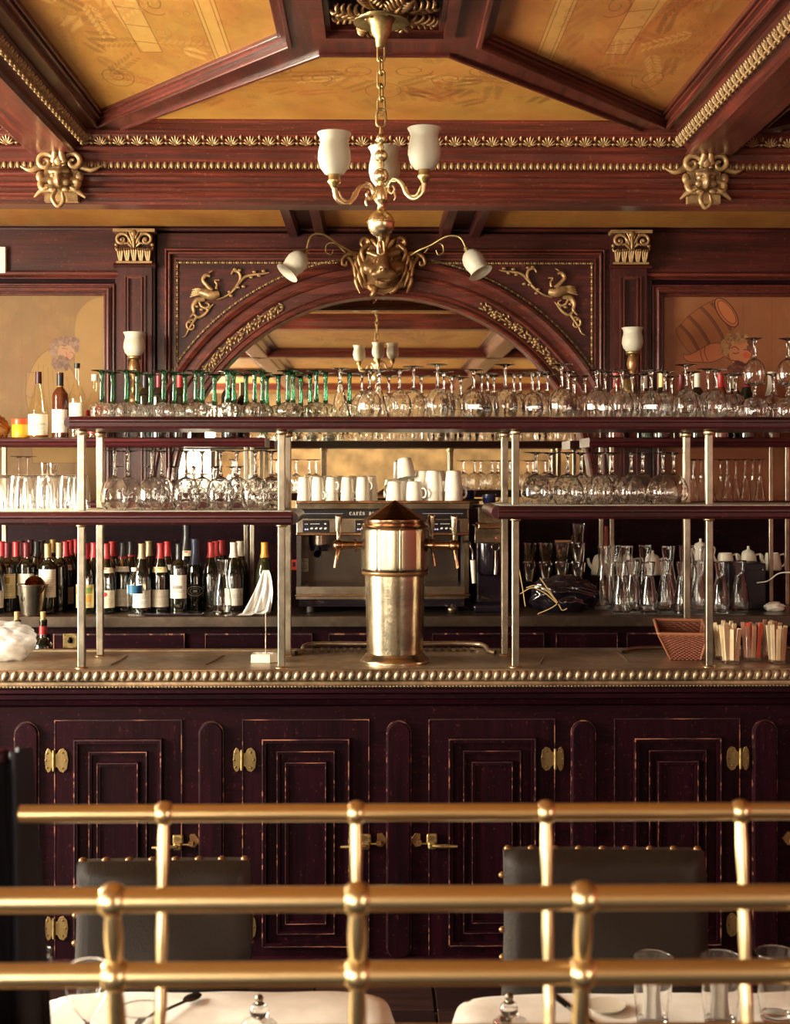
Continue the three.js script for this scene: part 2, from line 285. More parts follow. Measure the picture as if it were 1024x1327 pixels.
// one carved leaf of a running ornament, about 1 unit wide, facing +z
function carvedLeaf() {
  const parts = [];
  for (const a of [-1.25, -0.8, -0.38, 0, 0.38, 0.8, 1.25]) { const l = 0.56 - Math.abs(a) * 0.1; parts.push(ball(1, 0, 0, 0, 0.075, l * 0.5, 0.11, 6).translate(0, l * 0.5, 0).rotateZ(-a)); }
  parts.push(ball(0.12, 0, -0.02, 0.05, 1.2, 0.8, 1, 6), ball(0.1, 0.5, 0.42, 0.02, 0.9, 1.5, 1, 6), ball(0.08, 0.5, 0.1, 0.03, 1.4, 0.9, 1, 6), ball(0.07, 0.5, -0.04, 0, 2.2, 0.6, 1, 5));
  return merge(parts);
}
const LEAF = carvedLeaf();
const ceiling = structure('ceiling', 'coffered ceiling with painted golden panels between mahogany ribs');
{
  mesh('slab', span(XL - 0.2, XR + 0.2, CY + 0.03, CY + 0.2, ZB - 0.1, ZF + 0.2), M.woodDark, ceiling);
  const far = [[-0.94, -1.25], [0.94, -1.25], [0.185, -0.36], [-0.185, -0.36]], near = far.map(([x, z]) => [x, -z]).reverse();
  const left = [[-1.005, -1.17], [-0.28, -0.27], [-0.28, 0.27], [-1.005, 1.17]], right = left.map(([x, z]) => [-x, z]).reverse(), mid = rect(-0.165, 0.165, -0.165, 0.165);
  const plate = poly(rect(-1.06, 1.06, -1.27, 1.27)); for (const p of [far, near, left, right, mid]) plate.holes.push(hole(p));
  const ribGeo = grain(extrude(plate, 0.035).rotateX(Math.PI / 2));
  const holes = [far, near, left, right];
  const inner = holes.map((p) => grain(merge([frame(p, 0.016, 0.026).rotateX(Math.PI / 2), frame(inset(p, 0.02), 0.006, 0.014, 0.003).rotateX(Math.PI / 2)])));
  const bead = holes.map((p) => grain(frame(inset(p, -0.012), 0.009, 0.042, 0.003).rotateX(Math.PI / 2)));
  const fields = [unitUV(flat(far, 0.004)), unitUV(flat(near, 0.004), false, true), unitUV(flat(left, 0.004)), unitUV(flat(right, 0.004), true)];
  const midFrame = grain(merge([frame(inset(mid, -0.03), 0.03, 0.05).rotateX(Math.PI / 2), frame(mid, 0.014, 0.03).rotateX(Math.PI / 2)]));
  const midField = grain(flat(mid, 0.004));
  // oak-leaf rosette of the middle square
  const leafShape = () => {
    const l = [taper([[0.015, 0, 0], [0.08, -0.016, 0], [0.15, 0.004, 0]], [0.006, 0.006, 0.003], 5, 10)];
    for (let i = 0; i < 6; i++) for (const q of [-1, 1]) { const t = i / 5, x = 0.035 + 0.1 * t, w = 0.013 + 0.02 * Math.sin(Math.PI * (0.2 + 0.7 * t)); l.push(taper([[x, -0.008, 0], [x + w * 0.55, -0.014, q * w * 0.6], [x + w * 0.8, -0.004, q * w], [x + w * 0.6, 0.002, q * w * 1.12]], [0.004, 0.0062, 0.006, 0.003], 5, 8)); }
    return merge(l);
  };
  const ros = []; for (let k = 0; k < 8; k++) ros.push(leafShape().translate(0, k % 2 ? 0 : -0.012, 0).rotateY(k * Math.PI / 4 + Math.PI / 8));
  const rosette = merge(ros).scale(0.98, 1, 0.98);
  const rows = [0, 1, 2, 3, 4].map((k) => -3.65 + k * 2.76), columns = [-2.376, 0, 2.376];
  // plain long fields over the tables behind the viewer, flush with their frames
  const plain = rect(-1.06, 1.06, -1.27, 1.27), plainField = unitUV(flat(inset(plain, 0.05), 0.03)), plainFrame = grain(frame(plain, 0.06, 0.04).rotateX(Math.PI / 2));
  for (const zc of rows.slice(1)) for (const xo of columns) for (const [n, g, m] of [['panel', plainField, M.fieldEnd], ['panel_moulding', plainFrame, M.wood]]) mesh(n, g, m, ceiling).position.set(XC + xo, CY + 0.03, zc);
  for (const zc of rows.slice(0, 1)) for (const xo of columns) {
    const put = (n, g, m) => { const o = mesh(n, g, m, ceiling); o.position.set(XC + xo, CY + 0.03, zc); return o; };
    put('rib', ribGeo, M.wood);
    holes.forEach((_, i) => { put('panel', fields[i], [M.fieldEnd, M.fieldEnd, M.fieldSide, M.fieldSideLightTint][i]); put('panel_moulding', inner[i], M.wood); put('panel_bead', bead[i], M.wood); });
    put('panel_moulding', midFrame, M.wood); put('panel', midField, M.ebony);
    if (xo === 0) { const r = put('rosette', rosette, M.bronze); r.position.y = CY + 0.005; }
  }
  // long beams to left and right of the middle row
  const half = [[0.13, 0.03], [0.13, -0.012], [0.122, -0.018], [0.122, -0.03], [0.086, -0.066], [0.086, -0.082], [0.074, -0.09]], prof = [...half, ...half.map(([x, y]) => [-x, y]).reverse()];
  for (const bx of [-1.188, 1.188, 3.56]) { const b = mesh('beam', grain(mouldZ(prof, -4.96, ZF)), M.wood, ceiling); b.position.set(XC + bx, CY, 0); }
  const leaf = LEAF.clone().scale(0.047, 0.062, 0.05);
  for (const [bx, s] of [[1.188, -1], [-1.188, 1]]) for (let k = 0; k < 34; k++) {
    const l = mesh('carved_leaf', leaf, M.gilt, ceiling); l.position.set(XC + bx + s * 0.112, CY - 0.058, -4.84 + k * 0.047);
    l.rotation.set(0, s * Math.PI / 2, 0); l.rotateX(0.75); l.translateZ(0.012);
  }
  // cross beams: the great cornice before the counter, and its repeats towards the street
  const cor = [[0.125, 1.26], [0.125, 1.216], [0.112, 1.2115], [0.108, 1.205], [0.074, 1.174], [0.09, 1.17], [0.092, 1.163], [0.088, 1.155], [0.06, 1.15], [0.06, 1.128], [0.052, 1.122], [0.036, 1.09], [0.054, 1.086], [0.056, 1.078], [0.05, 1.072], [0.03, 1.068], [0.03, 1.052], [0.044, 1.048], [0.046, 1.041], [0.042, 1.034], [0.022, 1.03], [0.022, 1.018], [0.038, 1.014], [0.04, 1.007], [0.034, 1.002], [0.014, 0.998], [0.014, 0.982], [0.024, 0.98], [0.024, 0.97]];
  const corProf = [...cor, ...cor.map(([z, y]) => [-0.05 - z, y]).reverse()];
  const corGeo = grain(mouldX(corProf, XL, XR));
  const c0 = mesh('cornice', corGeo, M.wood, ceiling); c0.position.set(0, EYE, -5.0);
  for (const zc of [-2.27, 0.49, 3.25, 6.01]) { const b = mesh('beam', grain(mouldX([...half, ...half.map(([x, y]) => [-x, y]).reverse()], XL, XR)), M.wood, ceiling); b.position.set(0, CY, zc); }
  const cl = LEAF.clone().scale(0.0672, 0.07, 0.06), n = 46;
  for (let k = 0; k < n; k++) { const l = mesh('carved_leaf', cl, M.gilt, ceiling); l.position.set(-1.52 + k * 0.0672, EYE + 1.1745, -4.918); l.rotation.x = 0.62; }
  for (let k = 0; k < 40; k++) { const l = mesh('carved_leaf', cl, M.gilt, ceiling); l.position.set(-1.32 + k * 0.0672, EYE + 1.1745, -5.132); l.rotation.set(0.62, Math.PI, 0, 'YXZ'); }
  const eggs = []; for (let k = 0; k < 132; k++) { const x = -1.58 + k * 0.0242; eggs.push(ball(0.0085, x, 1.109, 0.048, 1, 1.55, 0.8, 6), box(0.004, 0.024, 0.008, x + 0.0121, 1.108, 0.044)); }
  const e1 = mesh('egg_and_dart', merge(eggs), M.gilt, ceiling); e1.position.set(0, EYE, -5.0); e1.userData.kind = 'stuff';
  const e2 = mesh('egg_and_dart', e1.geometry, M.gilt, ceiling); e2.position.set(0, EYE, -5.05); e2.rotation.y = Math.PI; e2.userData.kind = 'stuff';
  // low bay between cornice and back wall
  const by = EYE + 1.18;
  const bay = [[XL, X(369, 6.4)], [X(421, 6.4), X(572, 6.4)], [X(628, 6.4), XR]];
  for (const [x0, x1] of bay) { const g = clean(span(x0, x1, by, by + 0.01, ZB, -5.06)), p = g.attributes.position; for (let i = 0; i < p.count; i++) g.attributes.uv.setXY(i, p.getX(i) * 0.8, p.getZ(i) * 0.8); mesh('panel', g, M.fieldStrip, ceiling); }
  for (const [a, b] of [[369, 421], [572, 628]]) {
    mesh('board', grain(span(X(a, 6.4), X(b, 6.4), by, by + 0.01, ZB, -5.06)), M.woodDark, ceiling);
    for (const u of [a + 8, b - 8]) mesh('rib', grain(mouldZ([[-0.03, 0.005], [-0.03, -0.02], [-0.02, -0.045], [0.02, -0.045], [0.03, -0.02], [0.03, 0.005]], ZB, -5.06).translate(X(u, 6.4), by, 0)), M.woodDark, ceiling);
  }
  mesh('crown_moulding', grain(mouldX([[0, 0.02], [0.07, 0.02], [0.066, -0.002], [0.04, -0.006], [0.035, -0.016], [0, -0.02]], XL, XR).translate(0, by, ZB)), M.woodDark, ceiling);

  // two grotesque masks under the long beams
  const mask = () => {
    const head = field((x, y, z) => {
      let d = ell(x, y, z, 0, 0.004, 0, 0.042, 0.052, 0.045);
      d = smin(d, ell(x, y, z, 0, -0.012, 0.042, 0.0125, 0.026, 0.02), 0.012);                 // nose
      d = smin(d, cap(x, y, z, [-0.03, 0.016, 0.036], [-0.006, 0.012, 0.046], 0.009, 0.008), 0.008);   // brows
      d = smin(d, cap(x, y, z, [0.03, 0.016, 0.036], [0.006, 0.012, 0.046], 0.009, 0.008), 0.008);
      d = smin(d, ell(x, y, z, -0.026, -0.02, 0.034, 0.015, 0.013, 0.013), 0.008); d = smin(d, ell(x, y, z, 0.026, -0.02, 0.034, 0.015, 0.013, 0.013), 0.008);
      d = Math.max(d, -ell(x, y, z, -0.017, 0.003, 0.05, 0.009, 0.006, 0.014)); d = Math.max(d, -ell(x, y, z, 0.017, 0.003, 0.05, 0.009, 0.006, 0.014));
      return d;
    }, [0.07, 0.08, 0.08], 40);
    const g = [head];
    for (const s of [-1, 1]) {
      g.push(taper(spiral(s * 0.05, 0.052, 0.03, 0.036, 0.006, s > 0 ? 3.6 : -0.5, s > 0 ? -5.2 : 8.3, 18), [0.009, 0.011, 0.01, 0.006], 7, 40));
      g.push(taper([[s * 0.018, 0.05, 0.035], [s * 0.012, 0.085, 0.05], [s * 0.026, 0.1, 0.035]], [0.014, 0.012, 0.004], 6, 12));
      g.push(taper([[s * 0.038, -0.01, 0.02], [s * 0.066, -0.022, 0.026], [s * 0.058, -0.046, 0.034], [s * 0.04, -0.04, 0.036]], [0.012, 0.014, 0.012, 0.005], 7, 16));
      g.push(taper([[s * 0.035, -0.05, 0.03], [s * 0.062, -0.052, 0.028], [s * 0.092, -0.074, 0.02]], [0.007, 0.011, 0.004], 6, 14));
      g.push(taper([[s * 0.07, 0.04, 0.01], [s * 0.11, 0.026, 0.012], [s * 0.145, 0.042, 0.006]], [0.013, 0.01, 0.003], 6, 14));
      g.push(ball(0.016, s * 0.07, 0.0, 0.022, 1, 1.3, 0.8, 7), ball(0.013, s * 0.024, -0.048, 0.03, 1.3, 0.8, 1, 7));
    }
    g.push(taper([[-0.012, -0.05, 0.034], [-0.022, -0.08, 0.04], [-0.004, -0.108, 0.036], [0.016, -0.09, 0.036], [0.012, -0.06, 0.036]], [0.008, 0.009, 0.008, 0.008, 0.006], 7, 26));
    g.push(ball(0.02, 0, 0.06, 0.04, 1, 1.2, 0.7, 8), box(0.12, 0.15, 0.03, 0, -0.01, -0.012));
    return merge(g);
  };
  const mg = mask();
  for (const u of [76, 916]) { const o = mesh('carved_mask', mg, M.gilt, ceiling); o.position.set(X(u, 4.9), Y(229, 4.9), -4.94); o.userData.label = u < 500 ? 'gilded grotesque mask under the left long beam' : 'gilded grotesque mask under the right long beam'; }
}

// ------------------------------------------------------------------ walls with window openings
M.plaster = std({ color: rgb(0.66, 0.50, 0.28), map: dataTex(256, 256, (u, v) => { const k = 200 + (fbm(u, v, 6, 6, 44, 4) - 0.5) * 110; return [k, k * 0.94, k * 0.85]; }), roughness: 0.7 });
M.bounceRedWall = std({ color: rgb(0.30, 0.035, 0.03), roughness: 0.55 });  // red given to this unseen wall so its bounce warms the right side
M.frameWood = std({ color: rgb(0.10, 0.035, 0.03), roughness: 0.5 });
let windows = 0;
// a wall in its own plane: openings [a0, a1, y0, y1] along the run; place() turns run, height and depth into the room
function wallWith(name, label, a0, a1, openings, place, upper, lower) {
  const w = structure(name, label), top = CY + 0.05;
  const put = (n, p0, p1, y0, y1, t0, t1, m, parent = w) => mesh(n, grain(place(p0, p1, y0, y1, t0, t1)), m, parent);
  let at = a0;
  for (const [b0, b1, y0, y1] of openings) {
    put('wall_panel', at, b0, 1.05, top, 0, 0.2, upper); put('dado', at, b0, 0, 1.05, -0.02, 0.2, lower);
    put('dado', b0, b1, 0, y0, -0.02, 0.2, lower); put('wall_panel', b0, b1, y1, top, 0, 0.2, upper);
    at = b1;
    const f = structure('window_' + (++windows), 'tall daylight window with glazing bars');
    for (const [p0, p1, q0, q1] of [[b0, b0 + 0.06, y0, y1], [b1 - 0.06, b1, y0, y1], [b0, b1, y0, y0 + 0.06], [b0, b1, y1 - 0.06, y1]]) put('window_frame', p0, p1, q0, q1, 0.04, 0.1, M.frameWood, f);
    const cols = Math.max(2, Math.round((b1 - b0) / 0.6)), sw = (b1 - b0) / cols;
    for (let i = 1; i < cols; i++) put('glazing_bar', b0 + sw * i - 0.02, b0 + sw * i + 0.02, y0, y1, 0.05, 0.09, M.frameWood, f);
    put('glazing_bar', b0, b1, y0 + (y1 - y0) * 0.68 - 0.02, y0 + (y1 - y0) * 0.68 + 0.02, 0.05, 0.09, M.frameWood, f);
    for (let i = 0; i < cols; i++) for (const [q0, q1] of [[y0 + 0.06, y0 + (y1 - y0) * 0.68 - 0.02], [y0 + (y1 - y0) * 0.68 + 0.02, y1 - 0.06]]) put('pane', b0 + sw * i + 0.03, b0 + sw * (i + 1) - 0.03, q0, q1, 0.068, 0.072, M.pane, f);
  }
  put('wall_panel', at, a1, 1.05, top, 0, 0.2, upper); put('dado', at, a1, 0, 1.05, -0.02, 0.2, lower);
  put('dado_rail', a0, a1, 1.03, 1.08, -0.03, 0, M.woodDark);
  return w;
}
M.pane = phys({ color: rgb(1, 1, 1), roughness: 0, transmission: 1, thickness: 0 });
wallWith('wall_left', 'left wall with tall windows, the last added to light the rear ceiling', ZB - 0.1, ZF + 0.2, [[-4.75, -3.05, 0.7, 2.8], [-0.95, 0.15, 0.7, 2.8], [0.75, 1.85, 0.7, 2.8], [3.8, 6.2, 0.7, 2.8]], (p0, p1, y0, y1, t0, t1) => span(XL - t1, XL - t0, y0, y1, p0, p1), M.plaster, M.woodDark);
wallWith('wall_right', 'right wall, deep red added to tint bounced light, one window behind the viewer', ZB - 0.1, ZF + 0.2, [[2.8, 4.0, 1.05, 2.75]], (p0, p1, y0, y1, t0, t1) => span(XR + t0, XR + t1, y0, y1, p0, p1), M.bounceRedWall, M.woodDark);
wallWith('wall_front', 'street-side wall with a window, seen in the mirror', XL, XR, [[-3.3, -2.5, 0.75, 2.85]], (p0, p1, y0, y1, t0, t1) => span(p0, p1, y0, y1, ZF + t0, ZF + t1), M.plaster, M.woodDark);

// ------------------------------------------------------------------ panelled wall behind the counter
const DW = 6.62, wx = (u) => X(u, DW), wy = (v) => Y(v, DW);
const wallBack = structure('wall_back', 'carved mahogany back wall with arched mirror surround');
const AX = wx(497), AY = wy(657), RI = 1.02;
{
  const w = wallBack, put = (n, g, m = M.woodDark) => mesh(n, grain(g), m, w);
  put('backing', span(XL - 0.2, XR + 0.2, 0, CY + 0.05, ZB - 0.12, ZB - 0.02), M.ebony);
  put('lower_panel', span(XL, XR, 0, wy(662), ZB - 0.02, ZB + 0.02), M.ebony);
  // arch board
  const x0 = wx(204), x1 = wx(791), top = wy(303), bottom = wy(662), arch = (r, n = 48) => { const p = [[AX + r, bottom]]; for (let k = 0; k <= n; k++) { const a = Math.PI * k / n; p.push([AX + r * Math.cos(a), AY + r * Math.sin(a)]); } p.push([AX - r, bottom]); return p; };
  const board = poly(rect(x0, x1, bottom, top)); board.holes.push(hole(arch(RI + 0.005)));
  put('arch_board', extrude(board, 0.03).translate(0, 0, ZB), M.woodDark);
  const fx0 = wx(214), fx1 = wx(784), fy1 = wy(323);
  const ring = (a0, a1, b1, t, d, m) => { const s = poly([[a0, bottom], [a0, b1], [a1, b1], [a1, bottom]]); s.holes.push(hole([[a0 + t, bottom - 0.001], [a0 + t, b1 - t], [a1 - t, b1 - t], [a1 - t, bottom - 0.001]])); put('frame_moulding', extrude(s, d).translate(0, 0, ZB + 0.03), m); };
  for (const [i0, t, d] of [[0, 0.012, 0.014], [0.018, 0.012, 0.022], [0.045, 0.009, 0.012]]) {
    put('frame_moulding', merge([span(fx0 + i0, fx1 - i0, fy1 - i0 - t, fy1 - i0, ZB + 0.03, ZB + 0.03 + d), span(fx0 + i0, fx0 + i0 + t, bottom, fy1 - i0 - t, ZB + 0.03, ZB + 0.03 + d), span(fx1 - i0 - t, fx1 - i0, bottom, fy1 - i0 - t, ZB + 0.03, ZB + 0.03 + d)]), M.wood);
  }
  for (const [i0, z, r] of [[0.006, 0.046, 0.006], [0.024, 0.054, 0.007]]) put('frame_round', merge([cyl(r, r, fx1 - fx0 - 2 * i0, 12).rotateZ(Math.PI / 2).translate((fx0 + fx1) / 2, fy1 - i0, ZB + z), ...[fx0 + i0, fx1 - i0].map((x) => cyl(r, r, fy1 - i0 - bottom, 12, x, (fy1 - i0 + bottom) / 2, ZB + z))]), M.wood);
  // beaded gilt lines round the spandrels
  const beads = [], bx0 = wx(230), bx1 = wx(767), by1 = wy(341), BR = RI + 0.2;
  const bead = (x, y, a, long) => beads.push(ball(0.0062, 0, 0, 0, long ? 2.2 : 0.7, 1, 1, 6).rotateZ(a).translate(x, y, ZB + 0.036));
  for (let x = bx0, k = 0; x < bx1; x += 0.0172, k++) bead(x, by1, 0, k % 2);
  for (let y = by1, k = 0; y > AY + 0.5; y -= 0.0172, k++) { bead(bx0, y, Math.PI / 2, k % 2); bead(bx1, y, Math.PI / 2, k % 2); }
  for (let a = 0.45, k = 0; a < Math.PI - 0.45; a += 0.0142, k++) bead(AX + BR * Math.cos(a), AY + BR * Math.sin(a), a + Math.PI / 2, k % 2);
  mesh('bead_line', merge(beads), M.gilt, w).userData.kind = 'stuff';
  // arch mouldings: rings of rising and falling profile
  const zz = ZB + 0.03;
  const prof = [[RI, ZB - 0.01], [RI, zz + 0.02], [RI + 0.008, zz + 0.028], [RI + 0.016, zz + 0.026], [RI + 0.018, zz + 0.014], [RI + 0.03, zz + 0.012], [RI + 0.034, zz + 0.02], [RI + 0.04, zz + 0.018], [RI + 0.042, zz + 0.006], [RI + 0.09, zz + 0.006], [RI + 0.092, zz + 0.02], [RI + 0.1, zz + 0.026], [RI + 0.11, zz + 0.022], [RI + 0.114, zz + 0.012], [RI + 0.145, zz + 0.01], [RI + 0.15, zz + 0.03], [RI + 0.168, zz + 0.04], [RI + 0.182, zz + 0.034], [RI + 0.186, zz], [RI + 0.186, ZB]];
  put('arch_moulding', arcSweep(prof, 0, Math.PI, 80).translate(AX, AY, 0), M.wood);
  // flower and leaf garlands in the hollow of the arch
  const flower = merge([ball(0.011, 0, 0, 0.006), ...[0, 1, 2, 3, 4].map((k) => ball(0.009, 0.015 * Math.cos(k * 1.257), 0.015 * Math.sin(k * 1.257), 0, 1, 1, 0.7, 6))]);
  const sprig = merge([ball(0.007, 0, 0, 0.004, 1.6, 1, 1, 6), ...[-1, 1].map((s) => ball(0.009, 0.012, s * 0.011, 0, 1.9, 0.6, 0.7, 6).rotateZ(s * 0.5)), ball(0.006, 0.024, 0, 0.002, 1.5, 1, 1, 5)]);
  for (const s of [-1, 1]) for (let k = 0; k < 17; k++) {
    const a = Math.PI / 2 + s * (0.47 + k * 0.0275), r = RI + 0.066 + 0.007 * Math.sin(k * 2.1);
    const o = mesh('carved_flower', k % 4 === 2 ? flower : sprig, M.gilt, w); o.position.set(AX + r * Math.cos(a), AY + r * Math.sin(a), zz + 0.012); o.rotation.z = a + (k % 2 ? 0.6 : -0.4) + Math.PI / 2;
  }
  // winged beasts and scrolls of the spandrels
  const beast = () => {
    const P = (u, v, z = 0.012) => [(u - 268) / 266.6, (388 - v) / 266.6, z], g = [];
    g.push(taper([P(252, 381), P(262, 380, 0.02), P(276, 384, 0.03), P(284, 382, 0.02)], [0.012, 0.022, 0.026, 0.016], 8, 20));     // body
    g.push(taper([P(276, 378, 0.026), P(269, 371, 0.026), P(264, 364, 0.022), P(268, 358, 0.02), P(273, 359, 0.018)], [0.013, 0.011, 0.010, 0.012, 0.006], 7, 20));  // neck and head
    g.push(taper([P(271, 355, 0.018), P(276, 352, 0.016)], [0.006, 0.002], 5, 6));
    for (let k = 0; k < 4; k++) g.push(taper([P(266, 378 + k, 0.026), P(258, 376 + k * 2.2, 0.03), P(250 - k, 377 + k * 3, 0.02)], [0.006, 0.009, 0.003], 5, 10));     // wing feathers
    g.push(taper([P(281, 376, 0.024), P(282, 370, 0.024), P(279, 365, 0.02), P(285, 364, 0.016)], [0.008, 0.006, 0.005, 0.004], 6, 12));
    g.push(taper([P(266, 388), P(256, 390), P(251, 398), P(252, 406), P(247, 412)], [0.012, 0.015, 0.013, 0.009, 0.004], 7, 22));       // haunch and tail
    g.push(taper([P(258, 390), P(262, 398), P(268, 400), P(272, 396), P(268, 393)], [0.006, 0.008, 0.007, 0.006, 0.004], 6, 18));
    g.push(taper([P(252, 408), P(258, 412), P(266, 408), P(274, 398), P(277, 395)], [0.007, 0.008, 0.008, 0.006, 0.003], 6, 20));
    g.push(taper([P(256, 411), P(250, 420), P(245, 428), P(241, 436), P(237, 438)], [0.008, 0.008, 0.006, 0.005, 0.003], 6, 18));
    g.push(taper(spiral((249 - 268) / 266.6, (388 - 423) / 266.6, 0.014, 0.03, 0.008, 1.2, 7.4), [0.005, 0.007, 0.006, 0.004], 6, 26));
    g.push(taper([P(280, 389), P(288, 387), P(296, 383), P(304, 376), P(312, 366)], [0.004, 0.005, 0.006, 0.008, 0.006], 6, 20));        // stem to the scroll
    g.push(taper([P(306, 374), P(312, 362), P(310, 354), P(303, 352), P(300, 357)], [0.008, 0.009, 0.009, 0.008, 0.004], 6, 20));
    g.push(taper([P(310, 368), P(318, 360), P(328, 357), P(338, 356), P(349, 354)], [0.008, 0.008, 0.007, 0.006, 0.003], 6, 20));
    for (const [u, v] of [[330, 353], [336, 358], [326, 360], [342, 352], [305, 350], [311, 351], [316, 372], [309, 373], [298, 379], [262, 402], [270, 402], [246, 418], [256, 398], [300, 384]]) g.push(ball(0.009, ...P(u, v, 0.014), 1.3, 0.8, 0.8, 6));
    return merge(g);
  };
  const bg = beast(), bgm = bg.clone().scale(-1, 1, 1); { const i = []; const p = bgm.attributes.position, n = bgm.attributes.normal; for (let k = 0; k < p.count; k += 3) for (const a of [p, n]) { const t = [a.getX(k + 1), a.getY(k + 1), a.getZ(k + 1)]; a.setXYZ(k + 1, a.getX(k + 2), a.getY(k + 2), a.getZ(k + 2)); a.setXYZ(k + 2, ...t); } }
  const b1 = mesh('spandrel_carving', bg, M.gilt, w); b1.position.set(wx(268), wy(388), ZB + 0.03); b1.userData.label = 'gilded winged beast and scrolls in the left spandrel';
  const b2 = mesh('spandrel_carving', bgm, M.gilt, w); b2.position.set(wx(727), wy(384), ZB + 0.03); b2.userData.label = 'gilded winged beast and scrolls in the right spandrel';

  // pilasters with leaf capitals
  const capital = () => {
    const g = [box(0.2, 0.016, 0.08, 0, 0.158, 0.01), box(0.17, 0.01, 0.06, 0, 0.002, 0.01)];
    for (const k of [-2, -1, 0, 1, 2]) {                                 // lower tier: ribbed leaves that curl over
      const x = k * 0.033, h = 0.078 - Math.abs(k) * 0.004;
      for (const q of [-1, 0, 1]) g.push(taper([[x + q * 0.004, 0.006, 0.028], [x + q * 0.009, h * 0.55, 0.036], [x + q * 0.011, h * 0.92, 0.048], [x + q * 0.008, h * 0.8, 0.058]], [0.004, 0.0062, 0.006, 0.003], 6, 12));
    }
    for (const s of [-1, 1]) {
      g.push(taper(spiral(s * 0.058, 0.112, 0.044, 0.036, 0.005, s > 0 ? 3.6 : -0.46, s > 0 ? -5.2 : 8.34, 20), [0.006, 0.0085, 0.008, 0.005], 7, 44), ball(0.009, s * 0.058, 0.112, 0.046));
      for (const [a, b, c, e, f] of [[0.002, 0.075, 0.02, 0.112, 0.136], [0.002, 0.07, 0.034, 0.095, 0.09], [0.002, 0.085, 0.01, 0.125, 0.15]]) g.push(taper([[s * a, b, 0.034], [s * c, e, 0.046], [s * (c + 0.012), f, 0.044]], [0.005, 0.0075, 0.004], 6, 12));
      g.push(taper([[s * 0.06, 0.07, 0.03], [s * 0.082, 0.062, 0.034], [s * 0.09, 0.076, 0.03]], [0.006, 0.008, 0.004], 6, 12), ball(0.01, s * 0.086, 0.09, 0.03), ball(0.008, s * 0.036, 0.142, 0.042));
    }
    g.push(ball(0.015, 0, 0.143, 0.05, 1, 1.1, 0.7), taper([[0, 0.06, 0.045], [0, 0.1, 0.052], [0, 0.136, 0.05]], [0.005, 0.007, 0.004], 6, 10));
    return merge(g);
  }, cg = capital();
  const pilasterAt = (uc) => {
    const xc = wx(uc), hw = 0.08, yb = wy(662), yt = wy(348), z0 = ZB + 0.0, p = put('pilaster', span(xc - hw - 0.012, xc + hw + 0.012, yb, wy(300), z0, z0 + 0.05), M.woodDark);
    const sub = (n, g, m) => mesh(n, grain(g), m, p);
    sub('shaft', span(xc - hw, xc + hw, yb, yt, z0 + 0.05, z0 + 0.07), M.woodDark);
    sub('necking', mouldX([[0, 0], [0.045, 0], [0.05, 0.008], [0.04, 0.02], [0, 0.022]], xc - hw - 0.02, xc + hw + 0.02).translate(0, yt - 0.004, z0 + 0.05), M.woodDark);
    for (const [i, t, d] of [[0.028, 0.008, 0.01], [0.044, 0.006, 0.016]]) sub('fillet', merge([span(xc - hw + i, xc - hw + i + t, yb, yt - 0.04 - i * 0.4, z0 + 0.07, z0 + 0.07 + d), span(xc + hw - i - t, xc + hw - i, yb, yt - 0.04 - i * 0.4, z0 + 0.07, z0 + 0.07 + d), span(xc - hw + i, xc + hw - i, yt - 0.04 - i * 0.4, yt - 0.04 - i * 0.4 + t, z0 + 0.07, z0 + 0.07 + d)]), M.wood);
    sub('capital_shade_block', extrude(poly([[-0.075, 0], [0.075, 0], [0.088, 0.15], [-0.088, 0.15]]), 0.03).translate(xc, yt + 0.016, z0 + 0.055), M.woodDark);  // dark block paints in the shade between the gilt leaves
    const c = mesh('capital', cg, M.gilt, p); c.position.set(xc, yt + 0.016, z0 + 0.062); c.scale.set(1, 0.97, 1);
  };
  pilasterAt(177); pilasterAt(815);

  // side fields: rails, framed paintings
  const oil = [[-70, 134, -1], [860, 1090, 1]];
  for (const [ua, ub, side] of oil) {
    const a = wx(ua), b = wx(ub), yt = wy(383), yb = wy(662), edge = side < 0 ? wx(155) : wx(838);
    const ra = side < 0 ? XL : edge, rb = side < 0 ? edge : XR;
    put('rail', span(ra, rb, wy(362), wy(300), ZB, ZB + 0.025), side < 0 ? M.woodDark : M.woodDark);
    put('rail_moulding', mouldX([[0, 0], [0.014, 0], [0.03, 0.012], [0.03, 0.024], [0.02, 0.032], [0, 0.034]], ra, rb).translate(0, wy(361), ZB + 0.025), M.wood);
    const o = side < 0 ? b : a, s = side < 0 ? 1 : -1;      // the edge that shows
    for (const [i, t, d] of [[0, 0.014, 0.02], [0.016, 0.022, 0.045], [0.04, 0.014, 0.03]]) {
      const yy = yt + i;
      put('picture_moulding', merge([span(s > 0 ? a - 0.06 : o - i - t, s > 0 ? o + i + t : b + 0.06, yy, yy + t, ZB, ZB + d), s > 0 ? span(o + i, o + i + t, yb, yy, ZB, ZB + d) : span(o - i - t, o - i, yb, yy, ZB, ZB + d)]), M.wood);
    }
    for (const [i, z, r] of [[0.004, 0.018, 0.006], [0.027, 0.046, 0.008], [0.05, 0.03, 0.006]]) {      // polished rounds of the frame
      const xe = s > 0 ? o + i : o - i, h0 = yb, h1 = yt + i, xa = s > 0 ? a - 0.06 : xe, xb = s > 0 ? xe : b + 0.06;
      put('frame_round', merge([cyl(r, r, xb - xa, 12).rotateZ(Math.PI / 2).translate((xa + xb) / 2, h1, ZB + z), cyl(r, r, h1 - h0, 12, xe, (h0 + h1) / 2, ZB + z), ball(r, xe, h1, ZB + z)]), M.wood);
    }
    put('stile', side < 0 ? span(b + 0.055, edge, yb, wy(362), ZB, ZB + 0.02) : span(edge, a - 0.055, yb, wy(362), ZB, ZB + 0.02), M.woodDark);
